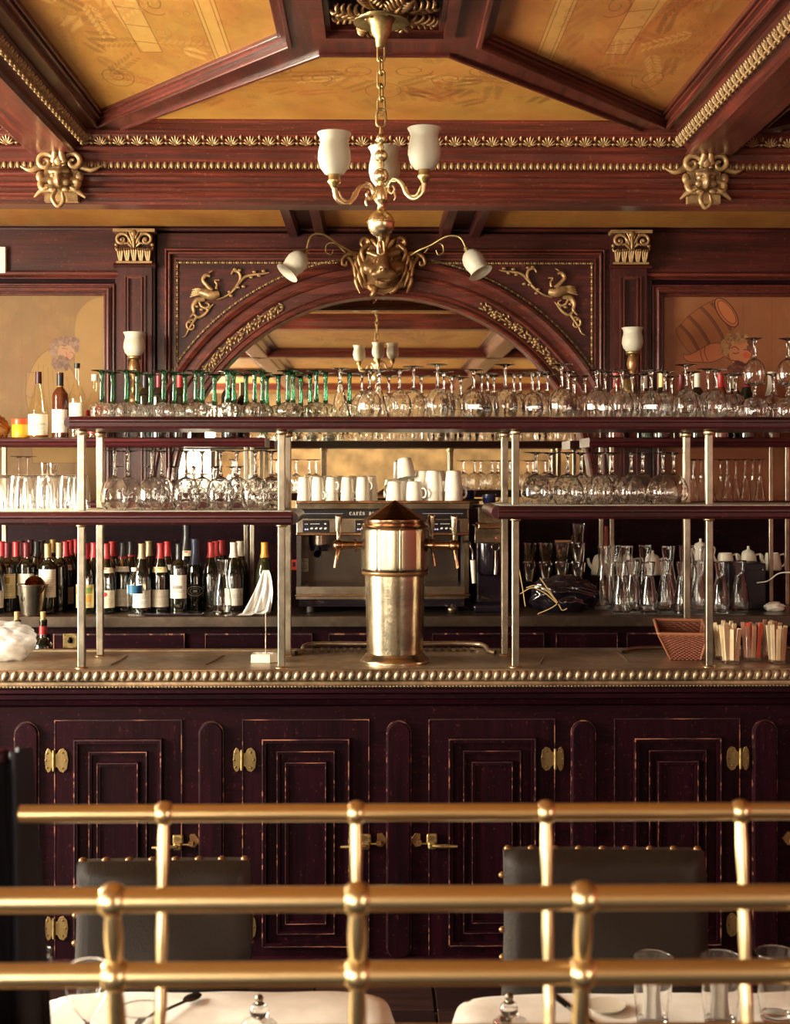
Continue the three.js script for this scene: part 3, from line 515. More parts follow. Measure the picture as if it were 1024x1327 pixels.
    put('stile', side < 0 ? span(XL, a - 0.06, yb, wy(362), ZB, ZB + 0.02) : span(b + 0.06, XR, yb, wy(362), ZB, ZB + 0.02), M.woodDark);
  }
}
// painted panels set in the wall
function planks(c, w, h, base, tint, lines) {
  aged(c, w, h, base, 500);
  for (let i = 0; i < 1600; i++) { c.strokeStyle = rnd() < 0.5 ? tint : '#e8bf78'; c.globalAlpha = rr(0.02, 0.09); c.lineWidth = rr(0.5, 1.6); c.beginPath(); const x = rnd() * w, y = rnd() * h; c.moveTo(x, y); c.lineTo(x + rr(-3, 3), y + rr(40, 200)); c.stroke(); }
  for (const x of lines) { c.globalAlpha = 0.4; c.strokeStyle = tint; c.lineWidth = 2.5; c.beginPath(); c.moveTo(x * w, 0); c.lineTo(x * w, h); c.stroke(); }
  c.globalAlpha = 1;
}
function curlHair(c, cx, cy, n, rx, ry, col, ink, box) { for (let i = 0; i < n; i++) { const a = rnd() * 6.283, q = Math.sqrt(rnd()), x = cx + rx * q * Math.cos(a), y = cy + ry * q * Math.sin(a); c.fillStyle = col[i % col.length]; c.globalAlpha = 0.75; c.beginPath(); c.arc(x, y, rr(6, 13), 0, 7); c.fill(); c.globalAlpha = 0.45; c.strokeStyle = ink; c.lineWidth = 1.6; c.beginPath(); c.arc(x, y, rr(5, 11), rnd() * 6, rnd() * 6 + 3); c.stroke(); } c.globalAlpha = 1; }
{
  const K = 4, leftArt = paint(204 * K, 279 * K, (c, w, h) => {
    planks(c, w, h, '#8f6a38', '#7a4c1c', [0.47, 0.81]);
    const p = (u, v) => [(u + 70) * K, (v - 383) * K];
    c.fillStyle = '#b38a46'; c.globalAlpha = 0.65; c.beginPath(); c.moveTo(...p(95, 662)); c.lineTo(...p(95, 425)); c.bezierCurveTo(...p(96, 400), ...p(112, 386), ...p(134, 384)); c.lineTo(...p(134, 662)); c.fill(); c.globalAlpha = 1;
    // bearded man in a yellow smock, head bent
    c.fillStyle = '#b08638'; c.strokeStyle = '#5d3416'; c.lineWidth = 3;
    c.beginPath(); c.moveTo(...p(64, 452)); c.bezierCurveTo(...p(46, 458), ...p(36, 478), ...p(32, 500)); c.bezierCurveTo(...p(30, 512), ...p(32, 520), ...p(36, 540)); c.lineTo(...p(40, 600)); c.lineTo(...p(110, 600)); c.bezierCurveTo(...p(108, 540), ...p(102, 500), ...p(92, 480)); c.closePath(); c.globalAlpha = 0.7; c.fill(); c.globalAlpha = 1; c.globalAlpha = 0.6; c.stroke(); c.globalAlpha = 1;
    c.fillStyle = '#a87c48'; c.globalAlpha = 0.6; c.beginPath(); c.moveTo(...p(32, 482)); c.lineTo(...p(44, 483)); c.lineTo(...p(43, 513)); c.bezierCurveTo(...p(38, 517), ...p(33, 516), ...p(31, 511)); c.closePath(); c.fill(); c.globalAlpha = 0.5; c.stroke(); c.globalAlpha = 1;
    for (let k = 0; k < 7; k++) { c.globalAlpha = 0.35; c.beginPath(); c.moveTo(...p(48 + k * 6, 470 + k * 3)); c.quadraticCurveTo(...p(46 + k * 7, 500), ...p(50 + k * 7, 540)); c.stroke(); } c.globalAlpha = 1;
    c.fillStyle = '#b5845f'; c.beginPath(); c.ellipse(...p(84, 455), 11 * K, 14 * K, 0.5, 0, 7); c.fill();
    curlHair(c, ...p(84, 442), 60, 15 * K, 5 * K, ['#8e6a52', '#a27e66', '#7c5844'], '#6a4030'); curlHair(c, ...p(67, 455), 40, 4 * K, 11 * K, ['#94705a', '#a6826a'], '#6a4030'); curlHair(c, ...p(97, 448), 24, 3.5 * K, 6 * K, ['#886450', '#a07c66'], '#6a4030');
    curlHair(c, ...p(77, 471), 80, 11 * K, 9 * K, ['#845e48', '#96745c', '#704c3a'], '#5a3424');
    c.strokeStyle = '#7a3a2a'; c.lineWidth = 3; c.globalAlpha = 0.8; for (const [a, b, e, f, g, i] of [[78, 452, 82, 450, 86, 453], [88, 456, 91, 455, 94, 459], [84, 456, 84, 462, 87, 463], [80, 466, 84, 464, 90, 467]]) { c.beginPath(); c.moveTo(...p(a, b)); c.quadraticCurveTo(...p(e, f), ...p(g, i)); c.stroke(); } c.fillStyle = '#c8705a'; c.beginPath(); c.arc(...p(87, 461), 10, 0, 7); c.fill(); c.globalAlpha = 1;
  });
  const rightArt = paint(230 * K, 280 * K, (c, w, h) => {
    planks(c, w, h, '#9e5f3a', '#6a2c1a', [0.46, 0.62]);
    const p = (u, v) => [(u - 860) * K, (v - 382) * K];
    // barrel carried on the shoulder
    c.save(); c.translate(...p(916, 423)); c.rotate(-0.62);
    const L = 34 * K, R = 24 * K; c.fillStyle = '#a05c2c'; c.strokeStyle = '#4a1c14'; c.lineWidth = 2.5; c.beginPath(); c.moveTo(-L, -R * 0.78); c.quadraticCurveTo(0, -R * 1.28, L, -R * 0.9); c.lineTo(L, R * 0.9); c.quadraticCurveTo(0, R * 1.3, -L, R * 0.78); c.quadraticCurveTo(-L * 1.16, 0, -L, -R * 0.78); c.fill(); c.stroke();
    for (const t of [-0.75, -0.28, 0.3, 0.72]) { c.lineWidth = 15; c.globalAlpha = 0.55; c.strokeStyle = '#5a2818'; c.beginPath(); c.moveTo(L * t, -R * (1.08 - 0.3 * t * t)); c.quadraticCurveTo(L * t + 22, 0, L * t, R * (1.08 - 0.3 * t * t)); c.stroke(); c.lineWidth = 3; c.globalAlpha = 0.9; c.beginPath(); c.moveTo(L * t + 9, -R * (1.08 - 0.3 * t * t)); c.quadraticCurveTo(L * t + 31, 0, L * t + 9, R * (1.08 - 0.3 * t * t)); c.stroke(); }
    c.globalAlpha = 1; c.fillStyle = '#bf6a3a'; c.strokeStyle = '#43180f'; c.lineWidth = 5; c.beginPath(); c.ellipse(L, 0, R * 0.42, R * 0.92, 0, 0, 7); c.fill(); c.stroke(); c.lineWidth = 3; c.fillStyle = '#c97444'; c.beginPath(); c.ellipse(L + 3, 0, R * 0.3, R * 0.74, 0, 0, 7); c.fill(); c.stroke(); c.restore();
    // arm, shoulder
    c.fillStyle = '#c06a40'; c.strokeStyle = '#5a2416'; c.lineWidth = 3.5; c.beginPath(); c.moveTo(...p(888, 457)); c.bezierCurveTo(...p(886, 466), ...p(896, 470), ...p(908, 468)); c.bezierCurveTo(...p(925, 470), ...p(940, 466), ...p(946, 452)); c.bezierCurveTo(...p(940, 440), ...p(926, 440), ...p(912, 450)); c.bezierCurveTo(...p(900, 456), ...p(893, 462), ...p(888, 457)); c.fill(); c.stroke();
    c.beginPath(); c.moveTo(...p(916, 447)); c.quadraticCurveTo(...p(913, 456), ...p(920, 467)); c.moveTo(...p(910, 451)); c.quadraticCurveTo(...p(909, 459), ...p(914, 468)); c.stroke();
    c.fillStyle = '#a8583c'; c.globalAlpha = 0.35; c.beginPath(); c.moveTo(...p(905, 470)); c.lineTo(...p(990, 490)); c.lineTo(...p(1000, 660)); c.lineTo(...p(900, 660)); c.fill(); c.globalAlpha = 1;
    // face in profile, laughing
    c.fillStyle = '#c87a50'; c.beginPath(); c.ellipse(...p(962, 455), 15 * K, 18 * K, 0.3, 0, 7); c.fill(); c.globalAlpha = 0.7; c.stroke(); c.globalAlpha = 1;
    curlHair(c, ...p(957, 437), 70, 15 * K, 6 * K, ['#a87848', '#8a5a38', '#c09058'], '#4a2014'); curlHair(c, ...p(941, 450), 36, 5 * K, 9 * K, ['#a87848', '#b88850'], '#4a2014'); curlHair(c, ...p(975, 445), 20, 3 * K, 7 * K, ['#7a4a30', '#6a3a28'], '#3a1810');
    curlHair(c, ...p(958, 478), 80, 11 * K, 9 * K, ['#7c4430', '#8f5640', '#6a3424'], '#34140e');
    c.fillStyle = '#5a1c14'; c.beginPath(); c.ellipse(...p(962, 470), 8 * K, 3 * K, 0.35, 0, 7); c.fill(); c.fillStyle = '#d05a3c'; c.beginPath(); c.ellipse(...p(970, 459), 5 * K, 4 * K, 0.3, 0, 7); c.fill();
    c.strokeStyle = '#4a1a12'; c.lineWidth = 4; for (const [a, b, e, f, g, i] of [[950, 450, 955, 445, 960, 452], [966, 452, 971, 450, 976, 456], [944, 462, 952, 468, 960, 466], [952, 456, 956, 458, 960, 455]]) { c.beginPath(); c.moveTo(...p(a, b)); c.quadraticCurveTo(...p(e, f), ...p(g, i)); c.stroke(); }
  });
  const panel = (ua, ub, v0, v1, art, label) => {
    const a = wx(ua), b = wx(ub), y0 = wy(v1), y1 = wy(v0), g = clean(span(a, b, y0, y1, ZB - 0.015, ZB - 0.002)), p = g.attributes.position;
    for (let i = 0; i < p.count; i++) g.attributes.uv.setXY(i, (p.getX(i) - a) / (b - a), (p.getY(i) - y0) / (y1 - y0));
    single('wall_painting', g, std({ map: art, color: rgb(0.62, 0.6, 0.58), roughness: 0.6 }), label, 'painting');
  };
  panel(-70, 134, 383, 662, leftArt, 'faded golden wall painting of a bearded man bending his head');
  panel(860, 1090, 382, 662, rightArt, 'reddish wall painting of a laughing man shouldering a barrel');
  // small pale switch box high on the wall at the edge
  single('switch_box', rbox(PX(18, DW), PX(34, DW), 0.03, 0.004), M.porcelain, 'small pale box on the dark rail above the left painting', 'switch box', [wx(0), wy(339), ZB + 0.042]);
  // arched looking glass
  const s = new THREE.Shape(), r = RI + 0.003, b = wy(660); s.moveTo(AX + r, b); s.lineTo(AX + r, AY); s.absarc(AX, AY, r, 0, Math.PI, false); s.lineTo(AX - r, b); s.closePath();
  single('arched_mirror', extrude(s, 0.006).translate(0, 0, ZB - 0.012), M.mirror, 'large arched mirror on the back wall reflecting the ceiling', 'mirror');
}
// frosted tulip shade, mouth up, base at the origin
const tulip = (k, open = 1) => lathe([[0.021, 0], [0.03, 0.004], [0.044, 0.022], [0.0505, 0.046], [0.049, 0.07], [0.044, 0.09], [0.0425, 0.1], [0.046, 0.112], [0.0525 * open, 0.122], [0.0505 * open, 0.122], [0.044, 0.112], [0.0405, 0.1], [0.042, 0.09], [0.047, 0.07], [0.0485, 0.046], [0.042, 0.023], [0.02, 0.006]].map(([r, y]) => [r * k, y * k]), 28);

// ------------------------------------------------------------------ chandelier
{
  const d = 3.65, cx = X(494, d), ch = thing('chandelier', 'three-armed brass chandelier hanging on a chain, frosted tulip shades', 'chandelier', [cx, 0, -d]);
  const at = (v) => Y(v, d);
  mesh('ceiling_cup', lathe([[0.0, at(62)], [0.014, at(61)], [0.016, at(50)], [0.026, at(44)], [0.03, at(32)], [0.05, at(18)], [0.075, CY - 0.03], [0, CY - 0.012]], 28), M.oldBrass, ch);
  // chain
  const link = (h, w, r) => { const c = new THREE.CurvePath(); const pts = []; for (let k = 0; k < 16; k++) { const a = k / 16 * Math.PI * 2; pts.push(V(w * Math.cos(a), (h - w) * Math.sign(Math.sin(a)) * (Math.abs(Math.sin(a)) > 0.3 ? 1 : 0) + w * Math.sin(a), 0)); } return new THREE.TubeGeometry(new THREE.CatmullRomCurve3(pts, true), 26, r, 6, true); };
  const g = link(0.024, 0.0095, 0.003), y0 = at(60), y1 = at(146), n = Math.round((y0 - y1) / 0.036);
  for (let k = 0; k < n; k++) { const l = mesh('chain_link', g, M.oldBrass, ch); l.position.y = y0 - (k + 0.5) * (y0 - y1) / n; l.rotation.y = k % 2 ? 1.2 : -0.2; }
  const hook = mesh('hook', link(0.024, 0.012, 0.004), M.oldBrass, ch); hook.position.y = at(153);
  // turned column
  const seg = (v0, r0, v1, r1) => [[PX(r0, d), at(v0)], [PX(r1, d), at(v1)]];
  const prof = []; const blob = (v, r) => { for (let k = -9; k <= 9; k++) { const a = k / 9 * 1.25; prof.push([PX(Math.max(3, r * Math.cos(a)), d), at(v - -r * Math.sin(a))]); } };
  prof.push([0, at(164)], [PX(2, d), at(166)], [PX(2.5, d), at(170)]); blob(180, 6.8); prof.push([PX(4, d), at(191)]); blob(202, 8.4); prof.push([PX(4.5, d), at(213)]); blob(228, 10); prof.push([PX(5, d), at(240)], [PX(9.5, d), at(244)], [PX(10, d), at(258)], [PX(8, d), at(262)], [PX(4, d), at(266)], [PX(6, d), at(272)]); blob(290, 17.5); prof.push([PX(4, d), at(308)], [PX(3, d), at(312)], [0, at(313)]);
  mesh('column', lathe(prof, 40), M.brass, ch);
  mesh('ball_band', new THREE.TorusGeometry(PX(18, d), 0.002, 8, 32).rotateX(Math.PI / 2).translate(0, at(288), 0), M.brass, ch);
  const ring = link(0.018, 0.008, 0.003); const rg = mesh('pull_ring', ring, M.brass, ch); rg.position.y = at(321);
  // arms: towards the viewer's left, right, and away
  for (const [a, du, vs] of [[-1, 60, 0], [1, 55, -7], [0, 0, -2]]) {
    const dir = a === 0 ? [0.08, -1] : [a * 0.93, a < 0 ? 0.36 : 0.36], R = a === 0 ? 0.125 : PX(60, d) / 0.93 * (a < 0 ? 1 : 0.92);
    const P = (t, v) => [dir[0] * R * t, at(v + vs), dir[1] * R * t], arm = mesh('arm', merge([
      taper([P(0.12, 252), P(0.3, 240), P(0.48, 247), P(0.6, 261), P(0.78, 268), P(0.95, 262), P(1, 248)], [0.0055, 0.006, 0.006, 0.0065, 0.006, 0.006, 0.007], 8, 40),
      taper([P(0.36, 243), P(0.22, 244), P(0.17, 254), P(0.25, 259), P(0.31, 253), P(0.27, 249)], [0.004, 0.005, 0.005, 0.004, 0.004, 0.003], 7, 30),
      taper([P(0.58, 252), P(0.66, 263), P(0.82, 263), P(0.92, 252)], [0.003, 0.0045, 0.0045, 0.002], 6, 22),
      taper([P(0.3, 256), P(0.33, 264), P(0.3, 268)], [0.003, 0.0035, 0.0025], 6, 10)]), M.brass, ch);
    const e = P(1, 0), yb = at(236 + vs);
    mesh('lamp_cup', lathe([[0.008, at(249 + vs)], [0.012, at(245 + vs)], [0.019, at(241 + vs)], [0.0155, yb - 0.004], [0.0155, at(231 + vs)], [0.013, at(231 + vs)]], 20).translate(e[0], 0, e[2]), M.oldBrass, ch);
    const s = mesh('lamp_shade', tulip(PX(42, d) / 0.101), M.opal, ch); s.position.set(e[0], at(232 + vs), e[2]); s.scale.y = 1.05;
  }
}
// ------------------------------------------------------------------ lion mask with two lamp arms over the mirror
{
  const d = 6.5, at = (u, v, z = 0) => [X(u, d) - X(497, d), Y(v, d) - Y(342, d), z];
  const lion = thing('lion_mask_lamp', 'bronze lion head over the arch with two curved lamp arms', 'wall lamp', [X(497, d), Y(342, d), ZB + 0.1]);
  const S = 0.0037;                                                     // metres per picture unit on the mask
  const head = field((x, y, z) => {
    const ax = Math.abs(x);
    let q = ell(ax, y, z, 0, 0.0, 0, 0.1, 0.115, 0.075);
    q = smin(q, ell(ax, y, z, 0, -0.052, 0.066, 0.056, 0.048, 0.062), 0.03);                      // muzzle
    q = smin(q, cap(ax, y, z, [0, 0.055, 0.07], [0, -0.028, 0.124], 0.022, 0.029), 0.02);       // bridge of the nose
    q = smin(q, ell(ax, y, z, 0.03, -0.056, 0.104, 0.034, 0.022, 0.026), 0.012);                  // lips
    q = smin(q, cap(ax, y, z, [0.018, 0.03, 0.084], [0.07, 0.052, 0.064], 0.015, 0.014), 0.014); // brow
    q = smin(q, ell(ax, y, z, 0.07, -0.02, 0.056, 0.034, 0.032, 0.026), 0.018);                // cheek
    q = smin(q, ell(ax, y, z, 0, -0.1, 0.066, 0.036, 0.018, 0.034), 0.014);                       // chin
    q = Math.max(q, -ell(ax, y, z, 0.04, 0.016, 0.092, 0.02, 0.011, 0.02));                      // eye sockets
    q = smin(q, ell(ax, y, z, 0.04, 0.015, 0.074, 0.012, 0.009, 0.01), 0.003);
    q = Math.max(q, -ell(ax, y, z, 0, -0.084, 0.116, 0.044, 0.007, 0.034));                        // mouth
    q = Math.max(q, -ell(ax, y, z, 0.012, -0.04, 0.146, 0.006, 0.004, 0.012));
    q = smin(q, Math.max(ell(ax, y, z, 0.084, 0.105, 0.02, 0.033, 0.033, 0.02), -ell(ax, y, z, 0.086, 0.103, 0.04, 0.018, 0.02, 0.016)), 0.012);   // ears
    return q;
  }, [0.14, 0.16, 0.2], 64);
  mesh('lion_head', head, M.bronze, lion);
  const mane = [];
  for (let k = 0; k < 6; k++) for (const s of [-1, 1]) {                  // locks that hang beside the cheeks
    const x = 0.084 + (k % 3) * 0.014, y = 0.075 - k * 0.026;
    mane.push(taper([[s * (x - 0.01), y + 0.02, 0.03 - (k % 3) * 0.012], [s * (x + 0.02), y - 0.012, 0.036 - (k % 3) * 0.012], [s * (x + 0.012), y - 0.05, 0.03 - (k % 3) * 0.01], [s * (x + 0.0), y - 0.08, 0.012]], [0.01, 0.0135, 0.011, 0.003], 6, 16));
  }
  for (const [x, y] of [[-0.05, 0.115], [0.05, 0.115], [-0.025, 0.13], [0.025, 0.13], [0, 0.122]]) mane.push(taper([[x * 0.4, 0.07, 0.055], [x * 0.9, y - 0.01, 0.05], [x * 1.2, y + 0.01, 0.02]], [0.008, 0.012, 0.005], 6, 12));
  mane.push(ball(0.03, 0, 0.125, 0.02, 1.2, 0.8, 0.8));
  mesh('mane', merge(mane), M.bronze, lion);
  const scrolls = [];
  for (const s of [-1, 1]) {
    scrolls.push(taper([[s * 0.11, 0.05, 0], [s * 0.165, 0.055, 0.01], [s * 0.196, 0.03, 0.012], [s * 0.196, 0.004, 0.01], [s * 0.178, 0.0, 0.01], [s * 0.176, 0.018, 0.01]], [0.018, 0.015, 0.012, 0.01, 0.008, 0.006], 8, 34));
    scrolls.push(taper([[s * 0.165, 0.04, 0], [s * 0.142, 0.0, 0.012], [s * 0.134, -0.05, 0.012], [s * 0.122, -0.088, 0.004]], [0.01, 0.012, 0.011, 0.008], 7, 20));
    scrolls.push(taper([[s * 0.07, -0.1, 0.03], [s * 0.052, -0.122, 0.03], [s * 0.03, -0.136, 0.025]], [0.014, 0.013, 0.008], 7, 12));
  }
  scrolls.push(taper([[-0.04, -0.11, 0.03], [-0.05, -0.14, 0.03], [-0.058, -0.148, 0.02]], [0.014, 0.016, 0.01], 7, 12), extrude(poly([[-0.15, 0.06], [0.15, 0.06], [0.13, -0.09], [0, -0.14], [-0.13, -0.09]]), 0.03).translate(0, 0, -0.03));
  mesh('scroll_shield', merge(scrolls), M.bronze, lion);
  for (const s of [-1, 1]) {
    const tip = s < 0 ? at(398, 330, 0.14) : at(603, 326, 0.14), e = s < 0 ? at(419, 307, 0.12) : at(580, 309, 0.12);
    const arm = mesh('lamp_arm', merge([taper([[s * 0.11, 0.03, 0.0], [s * 0.16, 0.06, 0.05], at(s < 0 ? 440 : 558, 319, 0.08), e, [(e[0] + tip[0]) / 2 + s * 0.012, e[1] - 0.008, 0.13], tip], [0.006, 0.006, 0.006, 0.006, 0.006, 0.006], 7, 36),
      taper([at(s < 0 ? 448 : 550, 328, 0.06), at(s < 0 ? 434 : 562, 316, 0.07), at(s < 0 ? 424 : 573, 318, 0.07), at(s < 0 ? 423 : 574, 328, 0.07), at(s < 0 ? 430 : 568, 331, 0.07), at(s < 0 ? 432 : 565, 325, 0.07)], [0.004, 0.005, 0.005, 0.004, 0.004, 0.003], 6, 26)]), M.oldBrass, lion);
    const sh = s < 0 ? at(386, 345, 0.15) : at(611, 341, 0.15), dir = V(sh[0] - tip[0], sh[1] - tip[1], 0.02).normalize(), q = new THREE.Quaternion().setFromUnitVectors(V(0, 1, 0), dir);
    const cup = mesh('lamp_cup', cyl(0.014, 0.018, 0.03, 14), M.oldBrass, lion); cup.position.set(tip[0], tip[1], tip[2]); cup.quaternion.copy(q); cup.translateY(0.008);
    const t = mesh('lamp_shade', tulip(1.02, 1.12), M.opal, lion); t.position.set(...tip); t.quaternion.copy(q); t.translateY(0.02);
  }
}
// ------------------------------------------------------------------ sconces on the pilasters
for (const [u, v, label] of [[174, 463, 'brass wall sconce with white tulip shade on the left pilaster'], [820, 456, 'brass wall sconce with white tulip shade on the right pilaster']]) {
  const d = 6.45, s = thing('wall_sconce', label, 'wall lamp', [X(u, d), Y(v, d), -d], 0, 'sconces on the pilasters'), b = -(6.58 - d);
  const sh = mesh('lamp_shade', tulip(1.0), M.opal, s); sh.scale.y = 0.95;
  mesh('lamp_cup', lathe([[0, -0.012], [0.03, -0.012], [0.034, -0.002], [0.03, 0.006], [0.02, 0.008]], 20), M.oldBrass, s);
  mesh('candle_holder', lathe([[0.018, -0.012], [0.024, -0.03], [0.028, -0.06], [0.02, -0.085], [0.012, -0.1], [0.016, -0.11], [0, -0.115]], 18), M.bronze, s);
  mesh('bracket_arm', taper([[0, -0.1, 0], [0, -0.16, 0.02], [0, -0.2, -0.03], [0, -0.17, b + 0.02]], [0.01, 0.012, 0.012, 0.014], 8, 24), M.oldBrass, s);
  mesh('wall_plate', ball(0.045, 0, -0.17, b + 0.01, 1, 1.25, 0.4, 16), M.oldBrass, s);
  mesh('knob', ball(0.03, 0, -0.205, 0.0, 1, 0.9, 1, 14), M.bronze, s);
}

// ------------------------------------------------------------------ bar counter
const TOP = EYE - 0.67;
{
  const bar = thing('bar_counter', 'dark panelled bar counter with zinc top and beaded metal edge', 'bar counter'), d0 = 4.62, x = (u) => X(u, d0), y = (v) => Y(v, d0), z0 = -4.64;
  const put = (n, g, m, parent = bar) => mesh(n, grain(g), m, parent);
  put('body', span(-2.6, 2.6, 0, TOP - 0.02, -5.08, z0), M.ebony);
  put('zinc_top', span(-2.6, 2.6, TOP - 0.02, TOP, -5.14, -4.6), M.zinc);
  put('bottle_well', span(-2.0, -0.9, 0.84, 0.877, -5.3, -5.08), M.ebony);
  // seams and lips of the zinc sheet
  for (const [ua, va, ub, vb] of [[145, 861, 165, 850], [268, 861, 290, 849], [815, 858, 800, 846], [700, 862, 706, 850]]) { const da = 0.67 * FPX / (va - HORIZON), db = 0.67 * FPX / (vb - HORIZON); mesh('seam', tube([[X(ua, da), TOP, -da], [X(ub, db), TOP, -db]], 0.004, 6, 4), M.zinc, bar); }
  mesh('raised_lip', tube([[X(808, 4.98), TOP + 0.004, -4.98], [X(822, 5.08), TOP + 0.006, -5.08], [X(1024, 5.08), TOP + 0.006, -5.08], [2.0, TOP + 0.006, -5.08]], 0.007, 8, 40), M.zinc, bar);
  mesh('raised_lip', tube([[-2.4, TOP + 0.003, -5.06], [X(270, 5.06), TOP + 0.003, -5.06], [X(385, 5.06), TOP + 0.003, -5.06]], 0.008, 8, 20), M.zinc, bar);
  // metal edge: roll with slanting beads, flat band, fine rope
  put('edge_roll', mouldX([[0, 0], [0.012, 0], [0.018, -0.008], [0.018, -0.034], [0.01, -0.042], [0.012, -0.05], [0.016, -0.056], [0, -0.066]], -2.6, 2.6).translate(0, TOP, -4.605), M.zinc);
  const bead = ball(0.0115, 0, 0, 0, 1.15, 1.65, 1.0, 10).rotateZ(-0.42), step = 0.0306;
  for (let k = 0; k < 92; k++) { const b = mesh('bead', bead, M.zinc, bar); b.position.set(-1.36 + k * step, TOP - 0.021, -4.588); }
  const rope = []; for (let k = 0; k < 240; k++) rope.push(ball(0.0042, -1.36 + k * 0.0118, TOP - 0.057, -4.589, 1.5, 0.8, 0.8, 5).rotateZ(0)); mesh('rope_line', merge(rope), M.zinc, bar).userData.kind = 'stuff';
  put('counter_cornice', mouldX([[0, 0], [0.05, 0], [0.05, -0.012], [0.036, -0.02], [0.036, -0.034], [0.024, -0.04], [0.02, -0.056], [0.008, -0.064], [0, -0.066]], -2.6, 2.6).translate(0, TOP - 0.066, z0), M.ebony);
  put('plinth', mouldX([[0, 0], [0.03, 0], [0.03, 0.07], [0.012, 0.09], [0, 0.095]], -2.6, 2.6).translate(0, 0, z0), M.ebony);
  const worn = (parent, x0, x1, y0, y1, z, t = 0.0035, dz = 0.004) => put('worn_fillet', merge([span(x0, x1, y1 - t, y1, z, z + dz), span(x0, x0 + t, y0, y1 - t, z, z + dz), span(x1 - t, x1, y0, y1 - t, z, z + dz * 0.7), span(x0, x1, y0, y0 + t, z, z + dz)]), M.wornEdge, parent);
  const hingeLeaf = (s) => { const g = extrude(poly([[0, -0.02], [0.012, -0.022], [0.02, -0.036], [0.032, -0.04], [0.044, -0.028], [0.048, 0], [0.044, 0.028], [0.032, 0.04], [0.02, 0.036], [0.012, 0.022], [0, 0.02]]), 0.004, 0.0012); if (s < 0) g.rotateY(Math.PI).translate(0, 0, 0.004); return g; };
  const hingeGeo = (s) => merge([hingeLeaf(s), hingeLeaf(-s).scale(0.62, 1, 1), cyl(0.0055, 0.0055, 0.07, 10, 0, 0, 0.006)]);
  const screw = ball(0.0042, 0, 0, 0, 1, 1, 0.5, 6), screwSpots = [[0.03, 0.026], [0.03, -0.026], [0.04, 0], [-0.022, 0.024], [-0.022, -0.024], [-0.027, 0]];
  const doors = [[152, -1], [396, -1], [638, 1], [879, 1], [-90, -1], [1121, 1]];
  doors.forEach(([uc, hinge], i) => {
    const xc = x(uc), hw = 0.216, yt = y(933), yb = y(1247), zf = z0 + 0.004;
    const dr = put('door', span(xc - hw, xc + hw, yb, yt, z0, zf), M.ebony);
    if (i < 4) dr.userData.label = ['cupboard door below the switch plate, hinged left', 'cupboard door left of the middle, hinged left', 'cupboard door right of the middle, hinged right', 'cupboard door below the basket, hinged right'][i];
    worn(dr, xc - hw, xc + hw, yb, yt, zf, 0.003, 0.002);
    const F = [[0.15, 957, 1228, 0.016, 0.016], [0.1, 973, 1212, 0.012, 0.01], [0.071, 987, 1198, 0.014, 0.018]];
    for (const [w, v0, v1, t, dz] of F) { put('panel_moulding', extrude((() => { const r = rect(xc - w, xc + w, y(v1), y(v0)), s = poly(r); s.holes.push(hole(inset(r, t))); return s; })(), dz).translate(0, 0, zf), M.ebony, dr); worn(dr, xc - w + 0.002, xc + w - 0.002, y(v1) + 0.002, y(v0) - 0.002, zf + dz, w < 0.11 ? 0.0028 : 0.004, 0.002); }
    put('raised_panel', span(xc - 0.058, xc + 0.058, y(1193), y(992), zf, zf + 0.012), M.ebony, dr);
    for (const v of [985, 1202]) { const h = mesh('hinge', hingeGeo(-hinge), M.oldBrass, dr); h.position.set(xc + hinge * hw, y(v), zf + 0.002); for (const [a, b] of screwSpots) mesh('screw', screw, M.bronze, dr).position.set(h.position.x - hinge * a, h.position.y + b, h.position.z + 0.0055); }
    if (i === 3) return;
    const lx = xc - hinge * (hw - 0.012), s = -hinge;             // latch on the free edge: body, lever towards the panel, keeper on the stile
    mesh('latch', merge([rbox(0.038, 0.036, 0.014, 0.008, lx, y(1088), zf + 0.008), rbox(0.03, 0.026, 0.024, 0.008, lx, y(1096), zf + 0.014), taper([[lx, y(1095), zf + 0.03], [lx - s * 0.03, y(1095), zf + 0.036], [lx - s * 0.085, y(1096), zf + 0.03]], [0.006, 0.008, 0.005], 8, 14), cyl(0.004, 0.004, 0.03, 8).rotateZ(Math.PI / 2).translate(lx + s * 0.03, y(1094), zf + 0.012)]), M.oldBrass, dr);
    mesh('keeper', merge([extrude(poly([[-0.012, -0.02], [0.004, -0.022], [0.022, 0], [0.004, 0.022], [-0.012, 0.02]].map(([a, b]) => [a * s, b])), 0.008, 0.001).translate(lx + s * 0.052, y(1090), z0), box(0.016, 0.012, 0.02, lx + s * 0.044, y(1093), z0 + 0.012)]), M.bronze, dr);
  });
  for (const uc of [33, 273, 517, 757, 993]) {
    const xc = x(uc), r = 0.043, yt = y(935) - r, yb = y(1245) + r, shape = (q) => { const s = new THREE.Shape(); s.absarc(xc, yt, q, 0, Math.PI, false); s.absarc(xc, yb, q, Math.PI, Math.PI * 2, false); s.closePath(); return s; };
    const outer = shape(r); const p = put('pilaster', extrude(shape(r - 0.008), 0.008, 0.004).translate(0, 0, z0 + 0.004), M.ebony);
    const ringS = shape(r), inn = new THREE.Path(); inn.absarc(xc, yt, r - 0.004, 0, Math.PI, false); inn.absarc(xc, yb, r - 0.004, Math.PI, Math.PI * 2, false); inn.closePath(); ringS.holes.push(inn); put('worn_fillet', extrude(ringS, 0.007).translate(0, 0, z0), M.wornEdge, p);
  }
}
